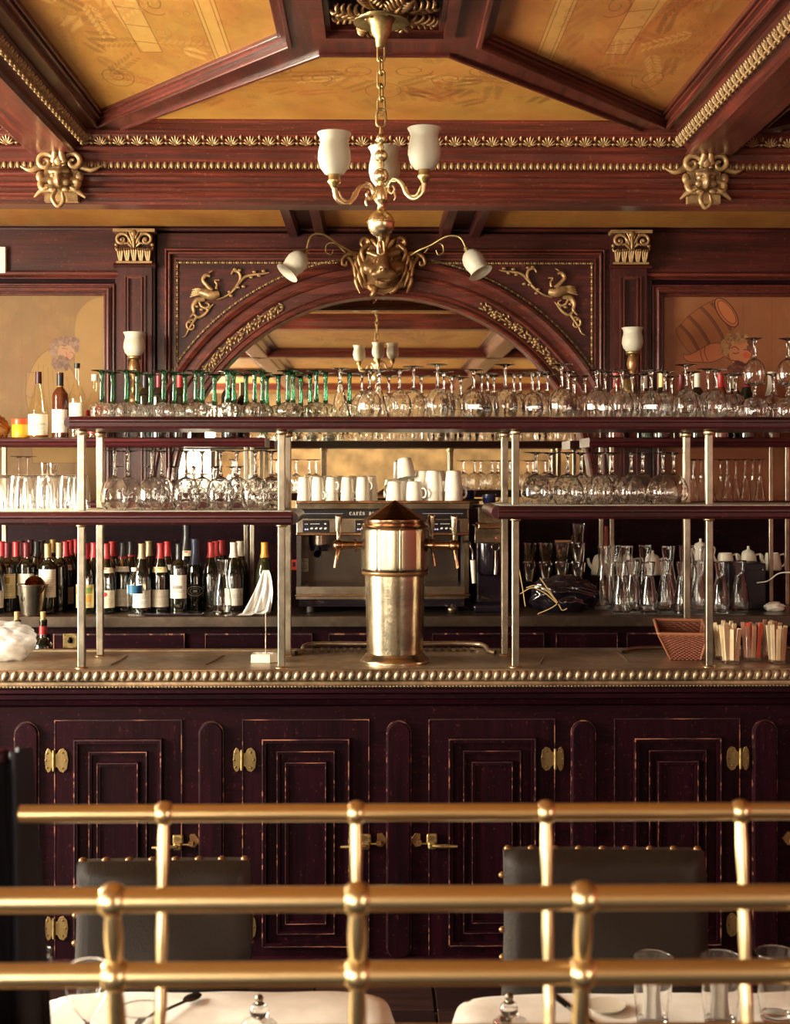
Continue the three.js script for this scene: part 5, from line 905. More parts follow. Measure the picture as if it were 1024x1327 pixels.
// spirits on the left back shelf, and caps peeping over the glasses at the right
{
  const clear = phys({ color: rgb(1, 0.98, 0.92), roughness: 0, transmission: 1, thickness: 0, ior: 1.6 }), brown = phys({ color: rgb(0.10, 0.025, 0.01), roughness: 0.05, clearcoat: 1 }), d = 6.3;
  const decanter = [[0, 0], [0.042, 0], [0.046, 0.006], [0.047, 0.07], [0.046, 0.12], [0.036, 0.175], [0.022, 0.22], [0.014, 0.25], [0.013, 0.3], [0.0145, 0.3]];
  const straight = [[0, 0], [0.04, 0], [0.041, 0.006], [0.041, 0.175], [0.036, 0.2], [0.02, 0.24], [0.013, 0.262], [0.0125, 0.32], [0.014, 0.322]];
  const b1 = thing('spirit_bottle', 'clear brandy bottle with script label and brown capsule on left back shelf', 'bottle', [X(50, d), BS1, -d], 0, 'spirits on the left back shelf');
  mesh('body', lathe(decanter, 28), clear, b1); mesh('spirit', lathe([[0, 0.004], [0.043, 0.004], [0.0445, 0.05], [0, 0.05]], 24), phys({ color: rgb(0.5, 0.16, 0.03), roughness: 0.05 }), b1); mesh('label', wrapped(decanter, 0.012, 0.108, 2.6), L.script, b1); mesh('capsule', cyl(0.0145, 0.0138, 0.055, 14, 0, 0.277, 0), CAP.dark, b1);
  const b2 = thing('spirit_bottle', 'brown bottle with pale label and black capsule on left back shelf', 'bottle', [X(78, d), BS1, -d], 0, 'spirits on the left back shelf');
  const p2 = shapes.bordeaux.pts; mesh('body', shapes.bordeaux.geo, brown, b2); mesh('label', wrapOf('bordeaux', 0.024, 0.13, 2.5), L.white, b2); mesh('capsule', cyl(0.0155, 0.0155, 0.062, 14, 0, 0.27, 0), CAP.black, b2); mesh('neck_label', cyl(0.0152, 0.0152, 0.014, 14, 0, 0.232, 0), CAP.orange, b2);
  const b3 = thing('spirit_bottle', 'tall clear bottle with black stopper, third from left on back shelf', 'bottle', [X(100, d), BS1, -d], 0, 'spirits on the left back shelf');
  mesh('body', lathe(straight, 28), clear, b3); mesh('label', wrapped(straight, 0.05, 0.16, 1.6), L.white, b3); mesh('stopper', cyl(0.013, 0.014, 0.022, 14, 0, 0.333, 0), CAP.black, b3);  // white label stands in for a bright reflection on the clear glass
  const b4 = thing('spirit_bottle', 'clear bottle with white cap and red label beside green glasses', 'bottle', [X(123, d + 0.06), BS1, -d - 0.06], 0, 'spirits on the left back shelf');
  mesh('body', lathe(straight.map(([r, y]) => [r * 1.05, y * 0.84]), 28), clear, b4); mesh('label', wrapped(straight.map(([r, y]) => [r * 1.05, y * 0.84]), 0.02, 0.13, 2.4), CAP.red, b4); mesh('cap', cyl(0.016, 0.016, 0.03, 14, 0, 0.282, 0), CAP.white, b4);
  const bx = thing('tin_box', 'orange and yellow tin at the left end of the back shelf', 'tin', [X(27, d), BS1, -d]);
  mesh('tin', lathe([[0, 0], [0.04, 0], [0.041, 0.003], [0.041, 0.066], [0, 0.066]], 24), std({ color: rgb(0.75, 0.42, 0.03), roughness: 0.4 }), bx); mesh('lid', lathe([[0.0425, 0.062], [0.0425, 0.086], [0.04, 0.088], [0, 0.088]], 24), std({ color: rgb(0.62, 0.08, 0.02), roughness: 0.35 }), bx);
  const bag = thing('cellophane_bag', 'crumpled orange cellophane bag beside the tin', 'bag', [X(-2, d), BS1, -d]);
  mesh('film', lumpy(0.045, 0.055, 0.05, 3, 0.3), phys({ color: rgb(0.6, 0.32, 0.12), roughness: 0.1, transmission: 0.7, thickness: 0 }), bag);
  const caps = [[799, 'red', 'bordeaux'], [835, 'white', 'bordeaux'], [858, 'gold', 'bordeaux'], [883, 'wine', 'burgundy'], [904, 'white', 'bordeaux'], [929, 'black', 'bordeaux'], [934, 'red', 'burgundy'], [952, 'olive', 'bordeaux'], [968, 'wine', 'burgundy'], [1000, 'white', 'champagne']];
  caps.forEach(([u, c, s], i) => bottle(u, [6.28, 6.37][i % 2], BS1, s, c, null, { text: `bottle with ${c === 'wine' ? 'maroon' : c} capsule, ${ordinals[i]} from left on the right back shelf`, group: 'bottles on the right back shelf', glass: i % 3 ? BOTTLE : phys({ color: rgb(0.12, 0.03, 0.015), roughness: 0.06, clearcoat: 1 }) }));
  for (const [u, c] of [[206, 'wine'], [188, 'black'], [233, 'red'], [297, 'olive']]) bottle(u, 6.33, BS1 , 'bordeaux', c, null, { text: `bottle with ${c === 'wine' ? 'maroon' : c} capsule seen between green stems on the back shelf`, group: 'bottles behind the green glasses' });
}
function lumpy(rx, ry, rz, s, amp, seg = 40) {                            // a crumpled body standing at y = 0
  const g = new THREE.SphereGeometry(1, seg, seg * 0.7 | 0), p = g.attributes.position, v = V();
  for (let i = 0; i < p.count; i++) {
    v.fromBufferAttribute(p, i); const a = Math.atan2(v.z, v.x), b = Math.acos(clamp(v.y, -1, 1));
    let n = 0; for (const [k, w] of [[3, 0.6], [6, 0.4], [11, 0.25]]) n += w * (Math.abs(Math.sin(v.x * k + s * 1.7 + Math.sin(v.y * k * 1.3 + s))) + Math.abs(Math.sin(v.y * k * 1.1 - v.z * k + s * 2.3)) - 1.2);
    const k = 1 + amp * n; v.set(v.x * k * rx, v.y * k * ry, v.z * k * rz); if (v.y < -ry * 0.82) v.y = -ry * 0.82; p.setXYZ(i, v.x, v.y + ry * 0.82, v.z);
  }
  g.computeVertexNormals(); return g;
}
// ------------------------------------------------------------------ things on the back counter, left
{
  const q = BTOP, d = 5.84;
  const bucket = thing('ice_bucket', 'small steel ice bucket with a smaller cup lying in it', 'bucket', [X(42, d), q, -d]);
  mesh('pail', lathe([[0, 0], [0.044, 0], [0.047, 0.004], [0.062, 0.125], [0.066, 0.128], [0.066, 0.132], [0.061, 0.132], [0.057, 0.125], [0.044, 0.008], [0, 0.008]], 32), M.nickel, bucket);
  const cup = mesh('cup', lathe([[0, 0], [0.034, 0], [0.042, 0.07], [0.0445, 0.072], [0.041, 0.072], [0.033, 0.006], [0, 0.006]], 26), M.copper, bucket); cup.position.set(0.004, 0.1, -0.03); cup.rotation.set(1.15, 0, -0.2);
  mesh('crest', tube([[-0.03, 0.1, 0.051], [-0.034, 0.075, 0.049], [-0.026, 0.06, 0.049], [-0.018, 0.085, 0.052]], 0.002, 6, 20), M.darkSteel, bucket);
  const wb = thing('water_bottle', 'small clear plastic water bottle with blue and white label', 'bottle', [X(175, 5.82), q, -5.82]);
  const film = phys({ color: rgb(0.96, 0.98, 1), roughness: 0.04, transmission: 1, thickness: 0, ior: 1.6 });
  const wp = [[0, 0], [0.03, 0], [0.033, 0.008], [0.031, 0.02], [0.033, 0.03], [0.031, 0.045], [0.033, 0.058], [0.0325, 0.085], [0.033, 0.14], [0.03, 0.155], [0.018, 0.178], [0.0135, 0.186], [0.0135, 0.19]];
  mesh('body', lathe(wp, 26), film, wb); mesh('cap', cyl(0.016, 0.016, 0.016, 18, 0, 0.196, 0), CAP.white, wb);
  mesh('label', wrapped(wp, 0.094, 0.13, 5.6), std({ map: paint(256, 96, (c) => { c.fillStyle = '#dfe6e6'; c.fillRect(0, 0, 256, 96); c.fillStyle = '#1c5f86'; c.fillRect(80, 0, 110, 96); c.fillStyle = '#12456e'; c.fillRect(150, 0, 40, 96); }), roughness: 0.5 }), wb);
  const ca = carafeThing('glass_carafe', 'glass carafe with tall mouth before the red-capped bottles', [X(288, 5.86), q, -5.86]); ca.scale.set(1.0, 1.06, 1.0);
  // white cloth heaped over the counter edge
  const side = (off) => { const n = 34, m = 40, pos = [], idx = []; for (let j = 0; j <= m; j++) for (let i = 0; i <= n; i++) { const t = j / m, f = i / n * 2 - 1, w = 0.012 + 0.055 * Math.pow(t, 0.75), lie = Math.max(0, t - 0.8) / 0.2; pos.push(0.035 - 0.06 * t * t + f * w - 0.05 * lie, Math.max(0.004 + off, 0.19 * (1 - Math.min(1, t / 0.86)) + 0.012 * Math.sin(f * 3) * t + 0.006 * lie), off + 0.016 * Math.sin(f * 7 + t * 2) * t + 0.01 * Math.sin(f * 15 - t * 5) * t + 0.02 * t + 0.012 * lie); } for (let j = 0; j < m; j++) for (let i = 0; i < n; i++) { const a = j * (n + 1) + i, b = a + n + 1; idx.push(a, b, a + 1, a + 1, b, b + 1); } const g = new THREE.BufferGeometry(); g.setAttribute('position', new THREE.Float32BufferAttribute(pos, 3)); g.setIndex(idx); g.computeVertexNormals(); return g; };
  single('bar_cloth', merge([side(0), side(-0.006)]), M.cloth, 'crumpled white bar cloth left of the coffee machine', 'cloth', [X(334, 5.83), q, -5.83]);
  const sp = thing('bill_spike', 'thin metal bill spike on a white block on the counter', 'bill spike', [X(343, 4.78), TOP, -4.78]);
  mesh('block', extrude(poly([[-0.042, -0.03], [0.02, -0.036], [0.044, -0.01], [0.04, 0.03], [-0.04, 0.034]]), 0.024, 0.003).rotateX(-Math.PI / 2).translate(0, 0.003, 0), M.porcelain, sp); mesh('needle', cyl(0.002, 0.0012, 0.17, 8, 0.004, 0.11, 0), M.nickel, sp);
  const pb = thing('plastic_bag', 'crumpled clear plastic bag at the left end of the counter', 'bag', [X(4, 4.84), TOP, -4.84]);
  mesh('film', lumpy(0.115, 0.075, 0.075, 9, 0.16, 64), phys({ color: rgb(0.93, 0.92, 0.9), roughness: 0.12, transmission: 0.55, thickness: 0 }), pb); mesh('contents', lumpy(0.075, 0.045, 0.045, 2, 0.1), M.cloth, pb);
}
function carafeThing(name, label, pos, group) {
  const o = thing(name, label, 'carafe', pos, rr(0, 6), group);
  mesh('body', CARAFE.body, M.solidGlass, o); mesh('base', CARAFE.base, M.solidGlass, o); return o;
}

// ------------------------------------------------------------------ coffee machine
{
  const d = 5.92, x = (u) => X(u, d), y = (v) => Y(v, d), W = x(608) - x(384), xc = (x(608) + x(384)) / 2, q = BTOP;
  const cm = thing('coffee_machine', 'two-group steel espresso machine with cups stacked on top', 'coffee machine', [xc, q, -d]);
  const Yv = (v) => y(v) - q, Xu = (u) => x(u) - xc, put = (n, g, m) => mesh(n, grain(g), m, cm), D = 0.46;
  put('base', span(-W / 2 + 0.01, W / 2 - 0.02, 0.025, Yv(776), -D, -0.01), M.blackGloss);
  for (const s of [-1, 1]) for (const t of [-0.05, -D + 0.05]) mesh('foot', cyl(0.02, 0.018, 0.026, 14, s * (W / 2 - 0.06), 0.013, t), M.black, cm);
  put('drip_tray', span(-W / 2, W / 2 - 0.02, Yv(776), Yv(760), -0.3, 0.012), M.steel);
  const slots = []; for (let k = 0; k < 34; k++) slots.push(box(0.006, 0.003, 0.2, -W / 2 + 0.03 + k * 0.0208, Yv(760) + 0.001, -0.12)); put('tray_bars', merge(slots), M.darkSteel);
  put('tray_lip', rbox(W + 0.012, 0.008, 0.014, 0.003, 0, Yv(771), 0.014), M.copper);
  put('back_panel', span(-W / 2 + 0.02, W / 2 - 0.03, Yv(760), Yv(694), -0.34, -0.3), M.darkSteel);
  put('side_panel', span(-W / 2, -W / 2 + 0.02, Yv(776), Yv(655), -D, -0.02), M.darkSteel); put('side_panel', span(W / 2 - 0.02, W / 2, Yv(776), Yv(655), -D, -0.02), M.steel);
  put('control_panel', rbox(W, Yv(671) - Yv(693), 0.1, 0.004, 0, (Yv(671) + Yv(693)) / 2, -0.05), M.steel);
  put('panel_lip', rbox(W, 0.012, 0.02, 0.004, 0, Yv(692), 0.004), M.copper);
  put('housing', span(-W / 2 + 0.01, W / 2 - 0.01, Yv(694), Yv(660), -D, -0.06), M.darkSteel);
  // black name strip with lettering
  const strip = clean(box(W - 0.02, Yv(660) - Yv(671), 0.006, 0, (Yv(660) + Yv(671)) / 2, 0.0)), sm = std({ map: paint(1536, 80, (c, w, h) => { c.fillStyle = '#08060c'; c.fillRect(0, 0, w, h); c.strokeStyle = '#9a94a8'; c.lineWidth = 4; c.beginPath(); c.moveTo(30, 40); c.lineTo(405, 40); c.moveTo(1130, 40); c.lineTo(1500, 40); c.stroke(); c.fillStyle = '#e6e0d4'; c.font = '40px serif'; c.letterSpacing = '5px'; c.fillText('CAFÉS  RI', 462, 54); }), roughness: 0.3 });
  { const p = strip.attributes.position, uv = strip.attributes.uv, b = strip.boundingBox || (strip.computeBoundingBox(), strip.boundingBox); for (let i = 0; i < p.count; i++) uv.setXY(i, (p.getX(i) - b.min.x) / (b.max.x - b.min.x), (p.getY(i) - b.min.y) / (b.max.y - b.min.y)); }
  mesh('name_strip', strip, sm, cm);
  put('cup_tray', merge([rbox(W + 0.004, 0.03, D, 0.004, 0, Yv(651) - 0.016, -D / 2 + 0.01)]), M.steel);
  put('tray_rail', rbox(W + 0.006, 0.012, 0.012, 0.004, 0, Yv(650) - 0.002, 0.012), M.copper);
  const keyArt = std({ map: paint(320, 128, (c, w, h) => { c.fillStyle = '#0c0a14'; c.fillRect(0, 0, w, h); c.fillStyle = '#cfcac4'; for (let k = 0; k < 4; k++) { c.beginPath(); c.ellipse(110 + k * 54, 86, 17, 10, -0.3, 0, 7); c.fill(); } for (let k = 0; k < 7; k++) c.fillRect(96 + k * 16, 34, 10, 8); c.fillRect(260, 30, 22, 14); c.fillStyle = '#b8b4e8'; c.beginPath(); c.arc(36, 96, 10, 0, 7); c.arc(62, 96, 10, 0, 7); c.fill(); c.fillStyle = '#cfcac4'; c.fillRect(30, 36, 10, 8); c.fillRect(48, 36, 16, 8); }), roughness: 0.25 });
  for (const [a, b] of [[392, 427], [460, 495], [560, 596]]) { const k = clean(rbox(Xu(b) - Xu(a), 0.052, 0.006, 0.002, (Xu(a) + Xu(b)) / 2, Yv(682), 0.003)), p = k.attributes.position; for (let i = 0; i < p.count; i++) k.attributes.uv.setXY(i, (p.getX(i) - Xu(a)) / (Xu(b) - Xu(a)), (p.getY(i) - Yv(682)) / 0.052 + 0.5); mesh('keypad', k, keyArt, cm); }
  for (const u of [412, 548]) {
    mesh('group_head', merge([cyl(0.045, 0.045, 0.05, 24, Xu(u), Yv(700), -0.14), cyl(0.04, 0.03, 0.03, 24, Xu(u), Yv(709), -0.14)]), M.steel, cm);
    mesh('filter_holder', merge([cyl(0.04, 0.042, 0.026, 24, Xu(u), Yv(712), -0.14), taper([[Xu(u), Yv(712), -0.1], [Xu(u), Yv(713), -0.03], [Xu(u), Yv(717), 0.05]], [0.012, 0.015, 0.017], 10, 14)]), M.black, cm);
  }
  const wand = (u0, u1, v1, n) => { mesh('steam_wand', tube([[Xu(u0), Yv(702), -0.02], [Xu(u0) + 0.03, Yv(703), 0.03], [Xu(u1) - 0.01, Yv(707), 0.04], [Xu(u1), Yv(716), 0.04], [Xu(u1), Yv(724), 0.04]], 0.005, 8, 30), M.steel, cm); mesh('wand_grip', cyl(0.008, 0.0115, 0.1, 14).rotateZ(0.05).translate(Xu(u1) + 0.002, Yv(740), 0.04), M.porcelain, cm); };
  wand(600, 612, 740); 
  const stick = (u, v, w, h, m, n) => mesh(n, box(PX(w, d), PX(h, d), 0.002, Xu(u), Yv(v), -0.297), m, cm);
  stick(388, 738, 15, 18, std({ map: paint(64, 80, (c) => { c.fillStyle = '#d8d2bc'; c.fillRect(0, 0, 64, 80); c.fillStyle = '#555044'; for (let k = 0; k < 7; k++) c.fillRect(6, 8 + k * 10, rr(34, 52), 4); }), roughness: 0.8 }), 'notice'); stick(376, 738, 8, 14, std({ map: paint(40, 64, (c) => { c.fillStyle = '#c03a2a'; c.fillRect(0, 0, 40, 64); c.fillStyle = '#1c1412'; c.fillRect(10, 14, 20, 30); }), roughness: 0.8 }), 'warning_sticker');
  single('tamper', merge([lathe([[0, 0], [0.018, 0], [0.019, 0.02], [0.019, 0.026], [0.006, 0.03], [0.006, 0.04], [0, 0.04]], 20)]), M.nickel, 'small round steel tamper before the coffee machine', 'tamper', [X(586, 5.86), q, -5.86]);

  // cups upside down on the machine, most of them in twos
  const mug = (k) => merge([lathe([[0.040, 0], [0.0405, 0.002], [0.036, 0.05], [0.031, 0.082], [0.029, 0.088], [0.022, 0.09], [0.022, 0.087], [0, 0.087]].map(([a, b]) => [a * k, b * k]), 28), tube([[0.036 * k, 0.02 * k, 0], [0.052 * k, 0.022 * k, 0], [0.057 * k, 0.042 * k, 0], [0.05 * k, 0.058 * k, 0], [0.034 * k, 0.058 * k, 0]], 0.0045 * k, 8, 20)]);
  const small = mug(0.76), big = mug(1.02), ct = Y(651, d);
  const cups = [[394, 5.99, 0, 0, 's', 0.3], [412, 5.99, 0, 0, 's', -0.7], [430, 5.99, 0, 0, 's', 2.9], [450, 5.99, 0, 0, 's', -0.2], [470, 5.99, 0, 0, 's', 3.4], [481, 6.08, 0, 0, 's', 1.2], [401, 6.1, 0, 0, 's', 1.5], [421, 6.1, 0, 0, 's', 1.9]];
  cups.forEach(([u, dd, , , , turn], i) => {
    const t = ['beside the left post', 'second stack from left', 'third stack from left', 'fourth stack from left', 'fifth stack from left', 'behind the fifth stack', 'behind the first stack', 'behind the second stack'][i];
    single('coffee_cup', small, M.porcelain, `lower white coffee cup of the pair ${t}`, 'cup', [X(u, dd), ct, -dd], turn, 'small cups on the coffee machine');
    if (i < 7) single('coffee_cup', small, M.porcelain, `upper white coffee cup of the pair ${t}`, 'cup', [X(u, dd), ct + 0.042, -dd], turn + 2.6, 'small cups on the coffee machine');
  });
  [[512, 5.98, 0, 2.2, 'front left of the big mugs'], [537, 5.98, 0, -0.5, 'big mug just right of the tower roof tip'], [562, 6.0, 0, 3.0, 'lower mug of the middle stack'], [562, 6.0, 0.047, 0.9, 'upper mug of the middle stack'], [588, 5.99, 0, 0.2, 'lower mug of the rightmost stack'], [588, 5.99, 0.047, -0.1, 'upper mug of the rightmost stack'], [522, 6.1, 0, 1, 'rear mug behind the front left mug'], [548, 6.12, 0, 1, 'rear mug between the stacks'], [548, 6.12, 0.047, 2, 'upper rear mug between the stacks'], [575, 6.12, 0, 1.4, 'rear mug before the rightmost stack']].forEach(([u, dd, up, turn, text]) => single('coffee_mug', big, M.porcelain, `white ${text} on the coffee machine`, 'mug', [X(u, dd), ct + up, -dd], turn, 'big mugs on the coffee machine'));
  const lean = single('coffee_mug', big, M.porcelain, 'white mug lying tilted on top of the rear mugs', 'mug', [X(527, 6.1), ct + 0.103, -6.1], 2, 'big mugs on the coffee machine'); lean.rotation.z = -0.25; lean.position.y += 0.0;

  // grinder with hopper
  const g = thing('coffee_grinder', 'black coffee grinder with steel top beside the coffee machine', 'coffee grinder', [X(634, 5.98), q, -5.98]);
  mesh('base', rbox(0.15, 0.035, 0.28, 0.012, 0, 0.0175, -0.05), M.blackGloss, g); mesh('column', grain(rbox(0.13, 0.27, 0.2, 0.02, 0, 0.16, -0.08)), M.blackGloss, g);
  mesh('doser', lathe([[0, 0.16], [0.04, 0.16], [0.058, 0.18], [0.058, 0.3], [0.06, 0.304], [0, 0.306]], 28).translate(-0.005, 0, 0.05), M.blackGloss, g); mesh('doser_plate', rbox(0.12, 0.02, 0.2, 0.004, 0.005, 0.375, 0), M.copper, g);
  mesh('hopper', merge([rbox(0.135, 0.08, 0.19, 0.006, 0, 0.335, -0.07), rbox(0.1, 0.075, 0.16, 0.004, 0, 0.42, -0.07)]), M.steel, g); mesh('lever', merge([taper([[0.02, 0.27, 0.11], [0.02, 0.22, 0.125], [0.016, 0.17, 0.13]], [0.006, 0.01, 0.008], 8, 12), new THREE.TorusGeometry(0.016, 0.002, 6, 20).translate(0.018, 0.286, 0.112)]), M.steel, g); mesh('indicator', ball(0.005, 0.03, 0.322, 0.026), std({ color: rgb(0.5, 0.02, 0.02), roughness: 0.3 }), g);
  const gy = q + 0.458; mesh('top_plate', cyl(0.075, 0.075, 0.012, 24, 0, 0.46, -0.06), M.black, g);
  single('espresso_cup', merge([lathe([[0, 0], [0.022, 0], [0.028, 0.012], [0.031, 0.045], [0.029, 0.045], [0.026, 0.014], [0, 0.006]], 22), tube([[0.029, 0.036, 0], [0.042, 0.034, 0], [0.042, 0.018, 0], [0.028, 0.014, 0]], 0.003, 6, 14)]), phys({ color: rgb(0.01, 0.015, 0.06), roughness: 0.15, clearcoat: 0.6 }), 'dark blue cup on top of the grinder', 'cup', [X(634, 6.04), q + 0.466, -6.04]);
}
// ------------------------------------------------------------------ beer tower
{
  const d = 4.77, at = (v) => Y(v, d) - TOP, p = (n) => PX(n, d), t = thing('beer_tower', 'tall silvered beer tower with faceted head and copper pointed roof', 'beer tower', [X(512, d), TOP, -d]);
  mesh('foot_ring', toCreasedNormals(lathe([[0, 0], [p(45), 0], [p(45.5), 0.006], [p(44), 0.014], [p(40), 0.022], [p(38), 0.03], [p(36.5), 0.034], [0, 0.034]], 48), 0.7), M.silver, t);
  mesh('column', toCreasedNormals(lathe([[p(36), 0.03], [p(36.5), 0.05], [p(38), at(790)], [p(39), at(750)], [p(39.5), at(741)]], 56), 0.7), M.silver, t);
  mesh('neck_band', lathe([[p(39), at(745)], [p(43), at(743)], [p(43), at(739)], [p(40), at(737)]], 48), M.bronze, t);
  // head of ten pillowed facets
  const n = 10, rows = 22, cols = n * 14, pos = [], idx = [], R = p(46.5), y0 = at(741), y1 = at(681);
  for (let j = 0; j <= rows; j++) for (let i = 0; i <= cols; i++) {
    const a = i / cols * Math.PI * 2, f = (i % 14) / 14, s = Math.sin(Math.PI * f), tt = j / rows * 2 - 1, flatR = Math.cos(Math.PI / n) / Math.cos((f - 0.5) * 2 * Math.PI / n);
    const e = Math.max(0, 1 - Math.abs(tt) ** (9 + 16 * s)), r = R * (0.985 * flatR + 0.055 * Math.pow(Math.max(s, 0), 0.4) - 0.045) * (0.93 + 0.07 * Math.sqrt(e));
    pos.push(r * Math.sin(a), y0 + (y1 - y0) * j / rows, r * Math.cos(a));
  }
  for (let j = 0; j < rows; j++) for (let i = 0; i < cols; i++) { const a = j * (cols + 1) + i, b = a + cols + 1; idx.push(a, a + 1, b, a + 1, b + 1, b); }
  const h = new THREE.BufferGeometry(); h.setAttribute('position', new THREE.Float32BufferAttribute(pos, 3)); h.setIndex(idx); h.computeVertexNormals(); h.rotateY(0.1);
  mesh('head', h, M.silver, t); mesh('head_underside', cyl(p(42), p(42), 0.004, 40, 0, y0 + 0.001, 0), M.bronze, t);
  mesh('collar', toCreasedNormals(lathe([[p(43), at(682)], [p(43.5), at(680)], [p(40), at(679)], [p(40.5), at(678)], [p(40.5), at(673)], [p(38), at(672)], [0, at(672)]], 48), 0.5), M.copper, t);
  const roof = new THREE.ConeGeometry(p(41), at(648) - at(672.5), 10).toNonIndexed(); roof.computeVertexNormals(); mesh('roof', roof.rotateY(0.3).translate(0, (at(648) + at(672.5)) / 2, 0), M.copper, t);
  const tap = (ux, uz, out, label) => {
    const x0 = ux * R * 0.95, z0 = uz * R * 0.95, L = out, ex = ux * (R + L), ez = uz * (R + L), y = at(706);
    const q = mesh('tap', merge([taper([[x0, y, z0], [(x0 + ex) / 2, y, (z0 + ez) / 2], [ex, y, ez]], [0.012, 0.013, 0.014], 12, 8), ball(0.021, ex, y, ez, 1, 0.95, 1, 16), cyl(0.02, 0.024, 0.008, 18).rotateZ(Math.PI / 2).translate(x0 + ux * 0.018, y, z0 + uz * 0.018)]), M.copper, t);
    mesh('tap_handle', lathe([[0.005, 0], [0.007, 0.012], [0.006, 0.02], [0.01, 0.03], [0.0125, 0.06], [0.014, 0.08], [0.012, 0.086], [0, 0.087]], 16).translate(ex, y + 0.018, ez), M.silver, q);
    mesh('spout', taper([[ex, y, ez], [ex + ux * 0.004, y - 0.03, ez + 0.01], [ex + ux * 0.012, y - 0.078, ez + 0.012]], [0.008, 0.0065, 0.006], 10, 14), M.copper, q);
  };
  tap(-1, 0.05, 0.072); tap(0.97, 0.25, 0.085); tap(0.9, -0.44, 0.02);
  // drip tray set round the tower
  const dt = thing('drip_tray', 'metal drip tray with bars round the foot of the beer tower', 'drip tray', [X(512, 5.0), TOP + 0.004, -5.0]);
  mesh('rim', tube([[X(385, 5.0) - X(512, 5), 0.004, 0.05], [X(392, 5.0) - X(512, 5), 0.006, 0.02], [X(398, 5.0) - X(512, 5), 0.014, -0.11], [0, 0.014, -0.12], [X(625, 5.0) - X(512, 5), 0.014, -0.11], [X(634, 5.0) - X(512, 5), 0.006, 0.02], [X(641, 5.0) - X(512, 5), 0.004, 0.05]], 0.009, 8, 60), M.zinc, dt);
  const bars = []; for (let k = 0; k < 22; k++) bars.push(box(0.012, 0.004, 0.07, -0.3 + k * 0.028, 0.003, -0.06)); mesh('bars', merge(bars), M.darkSteel, dt).userData.kind = 'stuff';
}
